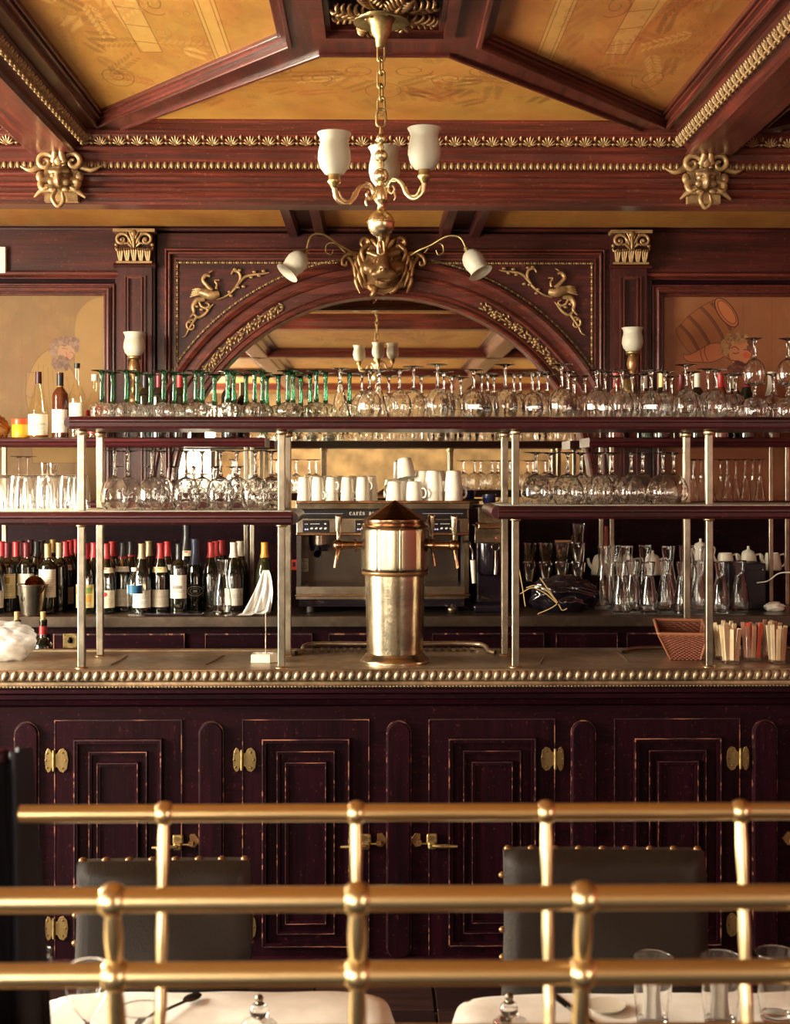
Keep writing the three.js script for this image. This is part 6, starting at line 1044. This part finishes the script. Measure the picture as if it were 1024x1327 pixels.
// ------------------------------------------------------------------ things on the back counter, right
{
  const q = BTOP;
  [[805, 'first'], [820, 'second'], [841, 'third'], [863, 'fourth'], [885, 'fifth'], [908, 'sixth'], [934, 'seventh'], [959, 'eighth']].forEach(([u, n], i) => carafeThing('glass_carafe', `small glass carafe, ${n} from left in the front row`, [X(u, i % 2 ? 5.955 : 5.87), q, i % 2 ? -5.955 : -5.87], 'carafes on the back counter'));
  [[783, 'first'], [796, 'second'], [812, 'third'], [836, 'fourth'], [866, 'fifth'], [888, 'sixth'], [904, 'seventh']].forEach(([u, n], i) => { const z = i % 2 ? 6.14 : 6.05, c = carafeThing('glass_carafe', `taller glass carafe, ${n} from left in the back row`, [X(u, z), q, -z], 'carafes on the back counter'); c.scale.set(1.06, 1.26, 1.06); });
  const tum = lathe([[0, 0.004], [0.026, 0.004], [0.036, 0.09], [0.0365, 0.09], [0.027, 0], [0, 0]], 22);
  [[686, 0], [686, 0.09], [707, 0], [707, 0.09], [728, 0], [728, 0.09], [749, 0], [749, 0.09], [749, 0.18]].forEach(([u, up], i) => single('tumbler', tum, M.solidGlass, `clear tumbler stacked behind the black bag, ${ordinals[i]} of the stacks from left`, 'tumbler', [X(u, 6.3), q + 0.1 + up, -6.3], 0, 'tumblers behind the black bag'));
  single('riser_shelf', grain(rbox(0.3, 0.1, 0.1, 0.004, 0, 0.05, 0)), M.ebony, 'low dark riser under the stacked tumblers behind the bag', 'riser', [X(717, 6.3), q, -6.3]);
  // teapots on a dark riser
  single('riser_shelf', grain(rbox(0.36, 0.15, 0.1, 0.004, 0, 0.075, 0)), M.ebony, 'dark riser under the white teapots', 'riser', [X(978, 6.34), q, -6.34]);
  const pot = (u, up, lid, label, small) => {
    const o = thing('teapot', label, 'teapot', [X(u, 6.34), q + up, -6.34], 0, 'teapots');
    mesh('body', lathe([[0, 0], [0.04, 0], [0.043, 0.006], [0.042, 0.03], [0.035, 0.07], [0.03, 0.082], [0.028, 0.082], [0.03, 0.07], [0, 0.07]], 28), M.porcelain, o); mesh('handle', tube([[0.034, 0.072, 0], [0.056, 0.076, 0], [0.066, 0.068, 0], [0.058, 0.03, 0], [0.042, 0.016, 0]], 0.0045, 8, 24), M.porcelain, o); mesh('spout', taper([[-0.034, 0.03, 0.01], [-0.052, 0.05, 0.012], [-0.06, 0.078, 0.012]], [0.011, 0.008, 0.006], 8, 12), M.porcelain, o);
    if (lid) mesh('lid', lathe([[0.031, 0.08], [0.026, 0.09], [0.008, 0.098], [0.0055, 0.104], [0.007, 0.112], [0, 0.115]], 24), M.porcelain, o);
    return o;
  };
  pot(970, 0.15, true, 'white teapot with knobbed lid behind the black box'); pot(1001, 0.15, false, 'white lidless teapot at the right behind a post'); pot(940, 0.15, false, 'white lidless teapot behind the seventh carafe');
  const up = pot(908, 0.185, true, 'white teapot standing high between the two right posts'); single('white_jar', lathe([[0, 0], [0.045, 0], [0.047, 0.005], [0.046, 0.18], [0.042, 0.185], [0, 0.185]], 26), M.porcelain, 'white jar carrying the highest teapot', 'jar', [X(908, 6.34), q, -6.34]);
  for (const [u, n] of [[778, 'left'], [812, 'middle'], [846, 'right']]) pot(u, 0.13, true, `white teapot half hidden by carafes, ${n} of the three`); 
  single('riser_shelf', grain(rbox(0.36, 0.13, 0.1, 0.004, 0, 0.065, 0)), M.ebony, 'dark riser under the teapots hidden by carafes', 'riser', [X(813, 6.34), q, -6.34]);
  const bx = thing('black_box', 'black metal box with a loop handle right of the carafes', 'box', [X(962, 6.1), q, -6.1]);
  mesh('case', rbox(0.17, 0.205, 0.16, 0.006, 0, 0.1025, 0), std({ color: rgb(0.02, 0.02, 0.028), roughness: 0.35, metalness: 0.4 }), bx); mesh('handle', tube([[0.012, 0.175, 0.082], [0.014, 0.175, 0.1], [0.062, 0.175, 0.1], [0.066, 0.185, 0.1], [0.066, 0.2, 0.082]], 0.003, 6, 24), M.steel, bx);
  single('cable', tube([[X(981, 6.0), q + 0.12, -6.0], [X(995, 5.98), q + 0.13, -5.98], [X(1010, 5.96), q + 0.165, -5.96], [X(1030, 5.95), q + 0.17, -5.95]], 0.003, 6, 30), M.porcelain, 'thin white cable right of the black box', 'cable');
  single('crumpled_paper', lumpy(0.045, 0.022, 0.03, 6, 0.2), M.paper, 'small crumpled paper at the right end of the back counter', 'paper', [X(1004, 5.95), q, -5.95]);
  // black bag with raffia
  const bag = thing('black_bag', 'crumpled shiny black plastic bag with loose straw ties', 'bag', [X(731, 5.94), q, -5.94]);
  mesh('film', lumpy(0.15, 0.088, 0.07, 4, 0.13, 72), phys({ color: rgb(0.008, 0.006, 0.010), roughness: 0.18, clearcoat: 0.8 }), bag);
  const straw = std({ color: rgb(0.55, 0.38, 0.17), roughness: 0.7 }), S = (u, v, z = 0.13) => [X(u, 5.83) - X(731, 5.94), Y(v, 5.83) - q, z - 0.02];
  for (const pts of [[S(722, 782), S(705, 768), S(690, 762), S(674, 770)], [S(722, 781), S(708, 765), S(694, 759), S(682, 762)], [S(723, 781), S(712, 766), S(700, 749)], [S(722, 783), S(715, 788), S(697, 796)], [S(724, 783), S(729, 791), S(735, 789)], [S(681, 786), S(677, 760), S(673, 738)]]) mesh('straw', tube(pts, 0.0026, 5, 20), straw, bag);
  single('patterned_tin', merge([rbox(0.075, 0.09, 0.03, 0.003, 0, 0.045, 0)]), std({ map: paint(96, 112, (c) => { c.fillStyle = '#150a14'; c.fillRect(0, 0, 96, 112); c.fillStyle = '#b06a48'; for (const [x, y, r] of [[20, 60, 0.3], [48, 50, 0.8], [60, 80, 0.2], [26, 88, 0.6], [70, 44, 0.5]]) { c.save(); c.translate(x, y); c.rotate(r); c.fillRect(-10, -8, 20, 16); c.restore(); } c.fillStyle = '#c89068'; c.fillRect(0, 0, 96, 12); }), roughness: 0.6 }), 'small dark patterned tin behind the black bag', 'tin', [X(730, 6.39), q + 0.2, -6.39]);
  single('riser_shelf', grain(rbox(0.14, 0.2, 0.05, 0.004, 0, 0.1, 0)), M.ebony, 'narrow dark riser under the patterned tin', 'riser', [X(730, 6.41), q, -6.41]);
  single('slim_bottle', lathe([[0, 0], [0.011, 0], [0.011, 0.15], [0.009, 0.155], [0.009, 0.185], [0, 0.186]], 14), std({ color: rgb(0.32, 0.07, 0.05), roughness: 0.5 }), 'slim dusky red bottle between two thin back posts', 'bottle', [X(786, 6.4), q + 0.17, -6.4]);
  single('riser_shelf', grain(rbox(0.05, 0.17, 0.05, 0.004, 0, 0.085, 0)), M.ebony, 'narrow dark riser under the slim red bottle', 'riser', [X(786, 6.4), q, -6.4]);
}
// ------------------------------------------------------------------ basket and sugar sachets on the counter
{
  const d = 4.84, b = thing('wicker_basket', 'flared red-brown wicker basket on the right of the counter', 'basket', [X(887, d), TOP + 0.004, -d], -0.12);
  const wick = std({ color: rgb(0.22, 0.065, 0.035), roughness: 0.55 }), wick2 = std({ color: rgb(0.32, 0.12, 0.06), roughness: 0.55 }), hb = [0.052, 0.045], ht = [0.086, 0.085], H = 0.112;
  const ringAt = (t, wave, ph) => { const pts = [], n = 56, w = hb[0] + (ht[0] - hb[0]) * t, e = hb[1] + (ht[1] - hb[1]) * t; for (let k = 0; k < n; k++) { const a = k / n * 4, s = Math.floor(a), f = (a - s) * 2 - 1, o = wave * (k % 2 ? 1 : -1) * ph; const c = [[f * w, e + o], [w + o, -f * e], [-f * w, -e - o], [-w - o, f * e]][s]; pts.push(V(c[0] - 0.012 * t, H * t * (0.94 - 0.14 * t * c[1] / ht[1]), c[1])); } return new THREE.TubeGeometry(new THREE.CatmullRomCurve3(pts, true), 112, 0.0032, 5, true); };
  const rows = []; for (let k = 0; k <= 19; k++) rows.push(ringAt(k / 20, 0.0022, k % 2 ? 1 : -1)); mesh('weave', merge(rows), wick, b).userData.kind = 'stuff';
  mesh('rim', ringAt(1, 0, 1).clone(), wick2, b); mesh('rim', new THREE.TubeGeometry(new THREE.CatmullRomCurve3(Array.from({ length: 40 }, (_, k) => { const a = k / 40 * 4, s = Math.floor(a), f = (a - s) * 2 - 1; const c = [[f * ht[0], ht[1]], [ht[0], -f * ht[1]], [-f * ht[0], -ht[1]], [-ht[0], f * ht[1]]][s]; return V(c[0] - 0.012, H * (0.94 - 0.14 * c[1] / ht[1]) + 0.004, c[1]); }), true), 90, 0.006, 6, true), wick2, b);
  mesh('bottom', box(hb[0] * 2, 0.006, hb[1] * 2, 0, 0.004, 0), wick, b);
  for (const [i, j] of [[1, 1], [-1, 1], [1, -1], [-1, -1]]) mesh('corner_stake', tube([[i * hb[0], 0, j * hb[1]], [i * ht[0] - 0.012, H * (0.94 - 0.14 * j), j * ht[1]]], 0.005, 6, 4), wick2, b);
  const gl = { wall: lathe([[0.031, 0.006], [0.0335, 0.02], [0.034, 0.088]], 26), base: lathe([[0, 0], [0.03, 0], [0.032, 0.003], [0.031, 0.01], [0, 0.012]], 24) };
  const beige = [rgb(0.66, 0.50, 0.30), rgb(0.72, 0.58, 0.38), rgb(0.60, 0.42, 0.25)].map((c) => std({ color: c, roughness: 0.8 })), brown = [rgb(0.28, 0.12, 0.08), rgb(0.36, 0.17, 0.1)].map((c) => std({ color: c, roughness: 0.8 })), red = std({ color: rgb(0.55, 0.06, 0.03), roughness: 0.7 });
  const sachet = new RoundedBoxGeometry(0.015, 0.108, 0.005, 1, 0.002).translate(0, 0.054, 0);
  for (const [u, dd, mats, name, text] of [[947, 4.72, [beige[0], beige[1], brown[1]], 'glass nearest the basket front', 'filled with beige sugar sticks, nearest the right post'], [975, 4.79, [brown[0], brown[1], red], 'middle glass', 'filled with brown sugar sticks, in the middle'], [1007, 4.72, [beige[1], beige[2], brown[1]], 'glass at the right edge', 'filled with beige sugar sticks, at the right picture edge'], [938, 4.83, [beige[1], beige[0]], 'rear glass', 'with pale sugar sticks, behind the others'], [1000, 4.86, [brown[1], beige[2]], 'rear right glass', 'with brown and beige sticks, behind the rightmost glass']]) {
    const g = thing('sugar_glass', `clear tumbler ${text}`, 'glass', [X(u, dd), TOP, -dd], 0, 'glasses of sugar sticks'); mesh('wall', gl.wall, M.glass, g); mesh('base', gl.base, M.solidGlass, g);
    let k = 0; for (const [i, j] of [[-1, 1], [0, 1.15], [1, 1], [-1.25, 0.1], [1.25, 0.1], [-0.4, 0.1], [0.4, 0.1], [0, -1], [-0.9, -0.8], [0.9, -0.8]]) { const s = single('sugar_stick', sachet, mats[k++ % mats.length], `${['front left', 'front middle', 'front right', 'outer left', 'outer right', 'inner left', 'inner right', 'rear middle', 'rear left', 'rear right'][k - 1]} paper sugar stick in the ${name}`, 'sugar stick', [X(u, dd) + i * 0.0165, TOP + 0.0125, -dd + j * 0.0155], rr(-0.4, 0.4), `sugar sticks in the ${name}`); s.rotation.z = -i * 0.06 + rr(-0.04, 0.04); s.rotation.x = j * 0.05; s.scale.y = rr(1.0, 1.16); }
  }
}

// ------------------------------------------------------------------ chairs at the tables
function chair(u, d, w, topV, turn, label) {
  const top = Y(topV, d), c = thing('leather_chair', label, 'chair', [X(u, d), 0, -d], turn, 'chairs facing the tables');
  const h = 0.48, t = 0.07, g = new THREE.BoxGeometry(w, h, t, 24, 28, 6), p = g.attributes.position;
  for (let i = 0; i < p.count; i++) {                                     // padded panel: swells in the middle, drawn in at the nailed edges
    const x = p.getX(i) / (w / 2), y = p.getY(i) / (h / 2), z = p.getZ(i);
    const k = Math.pow(Math.max(0, (1 - x ** 6) * (1 - y ** 6)), 0.45), e = 1 - 0.012 * Math.max(0, Math.abs(x) ** 10 * Math.abs(y) ** 10);
    p.setXYZ(i, p.getX(i) * e + 0.004 * Math.sin(y * 3), p.getY(i) * e, z * (0.45 + 0.75 * k) + 0.003 * Math.sin(x * 5 + y * 4) * k);
  }
  g.computeVertexNormals();
  const tilt = (o) => { o.position.y = top - h / 2 - 0.004; o.rotation.x = -0.09; return o; };
  const back = tilt(mesh('backrest', g, M.leather, c));
  const nails = ball(0.0085, 0, 0, 0, 1, 0.75, 1, 10), n = Math.round(w / 0.052);
  for (let k = 0; k <= n; k++) { const s = mesh('nail', nails, M.bronze, back); s.position.set(-w / 2 + 0.012 + (w - 0.024) * k / n, h / 2 - 0.001, 0); }
  for (const sx of [-1, 1]) for (let k = 1; k < 9; k++) { const s = mesh('nail', nails, M.bronze, back); s.position.set(sx * (w / 2 - 0.001), h / 2 - k * 0.054, 0); }
  const seat = mesh('seat', rbox(w + 0.03, 0.08, 0.42, 0.03, 0, 0.45, 0.2, 4), M.leather, c);
  for (const [x, z] of [[-1, 0.37], [1, 0.37], [-1, 0.0], [1, 0.0]]) mesh('leg', grain(merge([rbox(0.036, z ? 0.42 : top - h + 0.06, 0.036, 0.005, x * (w / 2 - 0.02), z ? 0.21 : (top - h + 0.06) / 2, z)])), M.ebony, c);
  mesh('stretcher', grain(merge([rbox(0.024, 0.03, 0.36, 0.004, -w / 2 + 0.02, 0.17, 0.19), rbox(0.024, 0.03, 0.36, 0.004, w / 2 - 0.02, 0.17, 0.19)])), M.ebony, c).userData.kind = 'stuff';
  return c;
}
chair(211, 2.72, 0.348, 1113, 0.02, 'dark leather chair with nailed back at the left table');
chair(783, 2.74, 0.408, 1101, -0.03, 'dark leather chair with nailed back at the right table');

// ------------------------------------------------------------------ tables under white cloths
const TT = 0.75;
function table(x0, x1, z0, z1, which) {
  const xc = (x0 + x1) / 2, zc = (z0 + z1) / 2, w = x1 - x0, dp = z1 - z0;
  const t = thing('bistro_table', `small dining table under the white cloth on the ${which}`, 'table', [xc, 0, zc], 0, 'dining tables');
  mesh('table_top', grain(rbox(w - 0.02, 0.026, dp - 0.02, 0.01, 0, TT - 0.02, 0)), M.woodDark, t);
  mesh('column', lathe([[0.03, 0.04], [0.035, 0.3], [0.028, 0.6], [0.06, TT - 0.035]], 18), M.black, t); mesh('base', merge([box(0.44, 0.03, 0.06, 0, 0.02, 0), box(0.06, 0.03, 0.44, 0, 0.02, 0)]), M.black, t);
  // cloth: rounded square sheet that falls over the edge in soft folds
  const n = 60, m = 26, pos = [], uv = [], idx = [], round = 0.05, drop = 0.2;
  const edge = (a) => { const c = Math.cos(a), s = Math.sin(a), q = Math.pow(Math.abs(c) ** 9 + Math.abs(s) ** 9, -1 / 9); return [c * q, s * q]; };
  for (let j = 0; j <= m; j++) for (let i = 0; i <= n * 4; i++) {
    const a = i / (n * 4) * Math.PI * 2, [ex, ez] = edge(a), t0 = j / m; let k = Math.min(1, t0 / 0.6), y = TT + 0.002, out = 0;
    if (t0 > 0.6) { const f = (t0 - 0.6) / 0.4, cor = Math.abs(Math.sin(2 * a)); y = TT + 0.002 - drop * f + 0.012 * Math.exp(-f * 12) - 0.012; out = 0.006 + 0.02 * Math.sqrt(f) + (0.05 * cor ** 8 + 0.014 * Math.sin(a * 14)) * f; }
    else { y += 0.0012 * Math.sin(i * 0.3) * Math.sin(t0 * 20); if (k > 0.93) y -= 0.004 * ((k - 0.93) / 0.07) ** 2; }
    pos.push(ex * (w / 2 * k + out), y, ez * (dp / 2 * k + out)); uv.push(ex * w * k * 4, ez * dp * k * 4);
  }
  for (let j = 0; j < m; j++) for (let i = 0; i < n * 4; i++) { const a = j * (n * 4 + 1) + i, b = a + n * 4 + 1; idx.push(a, b, a + 1, a + 1, b, b + 1); }
  const g = new THREE.BufferGeometry(); g.setAttribute('position', new THREE.Float32BufferAttribute(pos, 3)); g.setAttribute('uv', new THREE.Float32BufferAttribute(uv, 2)); g.setIndex(idx); g.computeVertexNormals();
  single('tablecloth', g, M.cloth, `white cloth draped over the ${which} table`, 'tablecloth', [xc, 0, zc], 0, 'white tablecloths');
}
table(X(62, 2.6), X(500, 2.6), -2.61, -1.9, 'left'); table(X(592, 2.6), X(592, 2.6) + 0.78, -2.59, -1.9, 'right');
// glasses standing upright on the cloth
function upright(u, d, rim, h, hb, label, group, k = 1) {
  const o = thing('wine_glass', label, 'wine glass', [X(u, d), TT + 0.004, -d], 0, group), prof = [];
  for (let i = 0; i <= 12; i++) { const t = i / 12; prof.push([Math.max(0.004, rim * 1.18 * Math.sin(Math.min(1, t * 1.55) * Math.PI / 2) * (1 - 0.15 * Math.max(0, t - 0.6) / 0.4)), h - hb + hb * t]); }
  mesh('bowl', lathe([...prof, ...prof.slice(1).reverse().map(([r, y]) => [Math.max(0.001, r - 0.0012), y])], 36), M.solidGlass, o); mesh('rim', new THREE.TorusGeometry(prof.at(-1)[0], 0.0013, 6, 40).rotateX(Math.PI / 2).translate(0, h, 0), M.solidGlass, o);
  mesh('stem', lathe([[0, h - hb + 0.002], [0.006, h - hb], [0.0038, h - hb - 0.02], [0.0038, 0.02], [0.008, 0.008], [0, 0.007]], 14), M.solidGlass, o); mesh('foot', lathe([[0, 0], [rim, 0], [rim, 0.0015], [rim * 0.5, 0.004], [0, 0.008]], 28), M.solidGlass, o);
  return o;
}
upright(114, 2.24, 0.031, 0.18, 0.1, 'wine glass on the left table behind a rail post', 'wine glasses on the tables');
upright(42, 2.3, 0.031, 0.18, 0.1, 'wine glass at the corner of the left table', 'wine glasses on the tables');
function waterGlass(u, d, label) { const o = thing('water_glass', label, 'glass', [X(u, d), TT + 0.004, -d], 0, 'water glasses on the tables'); mesh('wall', lathe([[0.028, 0.004], [0.033, 0.05], [0.037, 0.122], [0.0355, 0.122], [0.0315, 0.05], [0.027, 0.014]], 32), M.solidGlass, o); mesh('rim', new THREE.TorusGeometry(0.0363, 0.0012, 6, 36).rotateX(Math.PI / 2).translate(0, 0.122, 0), M.solidGlass, o); mesh('base', lathe([[0, 0], [0.025, 0], [0.027, 0.004], [0.026, 0.012], [0, 0.014]], 26), M.solidGlass, o); }
waterGlass(183, 2.2, 'water glass beside the wine glass on the left table');
waterGlass(846, 2.42, 'water glass holding a white napkin before the chair back');
waterGlass(934, 2.42, 'water glass holding a white napkin beside the right rail post');
waterGlass(1006, 2.44, 'empty water glass at the right end of the right table');
// folded napkins, fork, plate, crystal cruets
function napkin(u, d, label) {
  const g = new THREE.PlaneGeometry(0.05, 0.08, 22, 16), p = g.attributes.position;
  for (let i = 0; i < p.count; i++) { const x = p.getX(i), y = p.getY(i) + 0.04, f = clamp(1 - Math.abs(y - 0.035) * 7, 0, 1); p.setXYZ(i, x * (1 - 0.45 * f), y, 0.006 * Math.sin(x * 210) * (0.4 + y * 6) + 0.008 * Math.cos(x * 60)); }
  g.computeVertexNormals(); const back = g.clone(); const o = thing('folded_napkin', label, 'napkin', [X(u, d), TT + 0.02, -d], 0, 'napkins'); 
  mesh('fold', g, M.cloth, o); const b = mesh('fold', back, M.cloth, o); b.position.z = -0.008; b.scale.set(0.92, 1.06, -1); const c = mesh('fold', back, M.cloth, o); c.position.z = -0.014; c.scale.set(1.08, 0.94, 1);
}
napkin(846, 2.42, 'white napkin standing in the glass before the chair back'); napkin(934, 2.42, 'white napkin standing in the glass beside the right rail post');
{
  const pl = single('side_plate', lathe([[0, 0.003], [0.03, 0.002], [0.036, 0.006], [0.036, 0.008], [0.029, 0.005], [0, 0.005]], 40), M.porcelain, 'small white plate on the right table left of the napkins', 'plate', [X(785, 2.5), TT + 0.003, -2.5]);
  const spoon = thing('spoon', 'steel spoon lying on the left table', 'spoon', [X(226, 2.5), TT + 0.006, -2.5], -0.5); mesh('bowl', ball(0.019, 0, 0.004, -0.055, 0.75, 0.22, 1.25, 16), M.darkSteel, spoon); mesh('handle', taper([[0, 0.004, -0.034], [0, 0.008, 0.03], [0, 0.003, 0.11]], [0.003, 0.003, 0.006], 8, 16), M.darkSteel, spoon);
  const knife = thing('table_knife', 'steel knife on the right table beside the rail posts', 'knife', [X(738, 2.5), TT + 0.005, -2.5], 0.35); mesh('blade', rbox(0.016, 0.002, 0.1, 0.001, 0, 0.001, -0.05), M.darkSteel, knife); mesh('handle', rbox(0.014, 0.007, 0.09, 0.003, 0, 0.003, 0.045), M.darkSteel, knife);
  for (const [u, d, w] of [[336, 2.38, 'left'], [660, 2.38, 'right']]) {
    const o = thing('crystal_shaker', `faceted crystal salt and pepper set on the ${w} table`, 'salt shaker', [X(u, d), TT + 0.004, -d], 0, 'crystal shakers'), f = (r, x, y, z) => new THREE.IcosahedronGeometry(r, 1).translate(x, y, z);
    for (const [r, x, y, z] of [[0.02, -0.012, 0.02, 0.01], [0.019, 0.016, 0.02, 0.012], [0.018, 0.002, 0.02, -0.018], [0.017, 0.0, 0.046, 0]]) mesh('crystal', f(r, x, y, z), M.solidGlass, o);
    mesh('knob', ball(0.0075, 0, 0.068, 0, 1, 1, 1, 12), M.nickel, o); mesh('cap', cyl(0.008, 0.006, 0.006, 12, 0, 0.06, 0), M.nickel, o);
  }
}
// ------------------------------------------------------------------ brass gallery rail on the partition in front
{
  const r = thing('brass_rail', 'polished brass gallery rail with ball joints on the foreground partition', 'rail');
  const put = (n, g, m = M.brass) => mesh(n, g, m, r), bar = (x0, x1, y, z, q) => cyl(q, q, x1 - x0, 20).rotateZ(Math.PI / 2).translate((x0 + x1) / 2, y, z);
  const post = (x0, y0, z0, x1, y1, z1, q) => { const a = V(x0, y0, z0), b = V(x1, y1, z1), l = a.distanceTo(b), g = lathe([[q * 0.72, 0], [q * 0.74, l * 0.1], [q * 0.86, l * 0.35], [q * 0.9, l * 0.55], [q * 0.8, l * 0.85], [q * 0.7, l]], 16); g.applyQuaternion(new THREE.Quaternion().setFromUnitVectors(V(0, 1, 0), b.clone().sub(a).normalize())); return g.translate(x0, y0, z0); };
  // near row: two rails in view, joints every 22 cm
  const d1 = 1.25, ny = [Y(1165, d1), Y(1268, d1), Y(1390, d1)], nz = [-d1, -d1 - 0.012, -d1 - 0.03];
  ny.forEach((y, i) => put('rail_tube', bar(-1.1, 1.2, y, nz[i], 0.0112)));
  for (const u of [146, 463, 757, -170, 1060]) { const x = X(u, d1); ny.forEach((y, i) => { put('ball_joint', ball(0.0158, x, y, nz[i], 1, 1, 1, 24)); if (i) put('post', post(x, y + 0.01, nz[i], x, ny[i - 1] - 0.012, nz[i - 1], 0.0098)); }); }
  // far row
  const d2 = 1.55, fy = [Y(1053, d2), Y(1152, d2), Y(1256, d2), Y(1322, d2)], fz = [-d2, -d2 + 0.012, -d2 + 0.022, -d2 + 0.03];
  fy.forEach((y, i) => put('rail_tube', bar(i ? -1.2 : X(26, d2), 1.4, y, fz[i], i ? 0.0075 : 0.0098)));
  for (const u of [213, 462, 708, 960]) { const x = X(u, d2); fy.forEach((y, i) => { put('ball_joint', ball(i ? 0.0105 : 0.0136, x, y, fz[i], 1, 1, 1, 22)); if (i) put('post', post(x, y + 0.006, fz[i], x, fy[i - 1] - 0.008, fz[i - 1], 0.0082)); }); }
  // panelled partition that carries the rail, below the picture
  const pt = thing('partition', 'low dark wood partition under the brass rail', 'partition');
  const py = EYE - 0.65;
  mesh('panel', grain(span(-1.3, 1.5, 0, py - 0.03, -d2 + 0.02, -d1 - 0.02)), M.ebony, pt);
  mesh('cap_board', grain(rbox(2.9, 0.03, 0.34, 0.01, 0.1, py - 0.015, -(d1 + d2) / 2)), M.woodDark, pt);
  for (const u of [146, 463, 757]) put('post', cyl(0.009, 0.0075, ny[2] - py, 14, X(u, d1), (ny[2] + py) / 2, nz[2]));
}
// dark hanging fabric at the left edge
{
  const d = 1.75, x0 = X(-60, d), x1 = X(26, d), yt = Y(985, d), yb = Y(1400, d), n = 40, m = 30, pos = [], idx = [];
  for (let j = 0; j <= m; j++) for (let i = 0; i <= n; i++) { const t = j / m, f = i / n, w = 1 + 0.28 * t; pos.push(x0 + (x1 - x0) * f * w, yt + (yb - yt) * t + 0.01 * Math.sin(f * 9), -d + 0.02 * Math.sin(f * 16 + t * 1.5) + 0.03 * Math.sin(f * 5)); }
  for (let j = 0; j < m; j++) for (let i = 0; i < n; i++) { const a = j * (n + 1) + i, b = a + n + 1; idx.push(a, b, a + 1, a + 1, b, b + 1); }
  const front = new THREE.BufferGeometry(); front.setAttribute('position', new THREE.Float32BufferAttribute(pos, 3)); front.setIndex(idx); front.computeVertexNormals();
  const o = thing('dark_coat', 'dark coat hanging in folds at the left picture edge', 'coat', [0, 0, 0]), m2 = std({ color: rgb(0.008, 0.009, 0.02), roughness: 0.75 });
  mesh('front', front, m2, o); const bk = mesh('lining', front.clone().translate(0, 0, -0.03), m2, o); mesh('peg_rail', grain(rbox(0.07, 0.02, 0.02, 0.006, x0 + 0.03, yt + 0.002, -d - 0.015)), M.ebony, o); mesh('peg_post', grain(span(x0 - 0.04, x0, 0, yt + 0.02, -d - 0.04, -d)), M.ebony, o);
}

renderer.render(scene, camera);
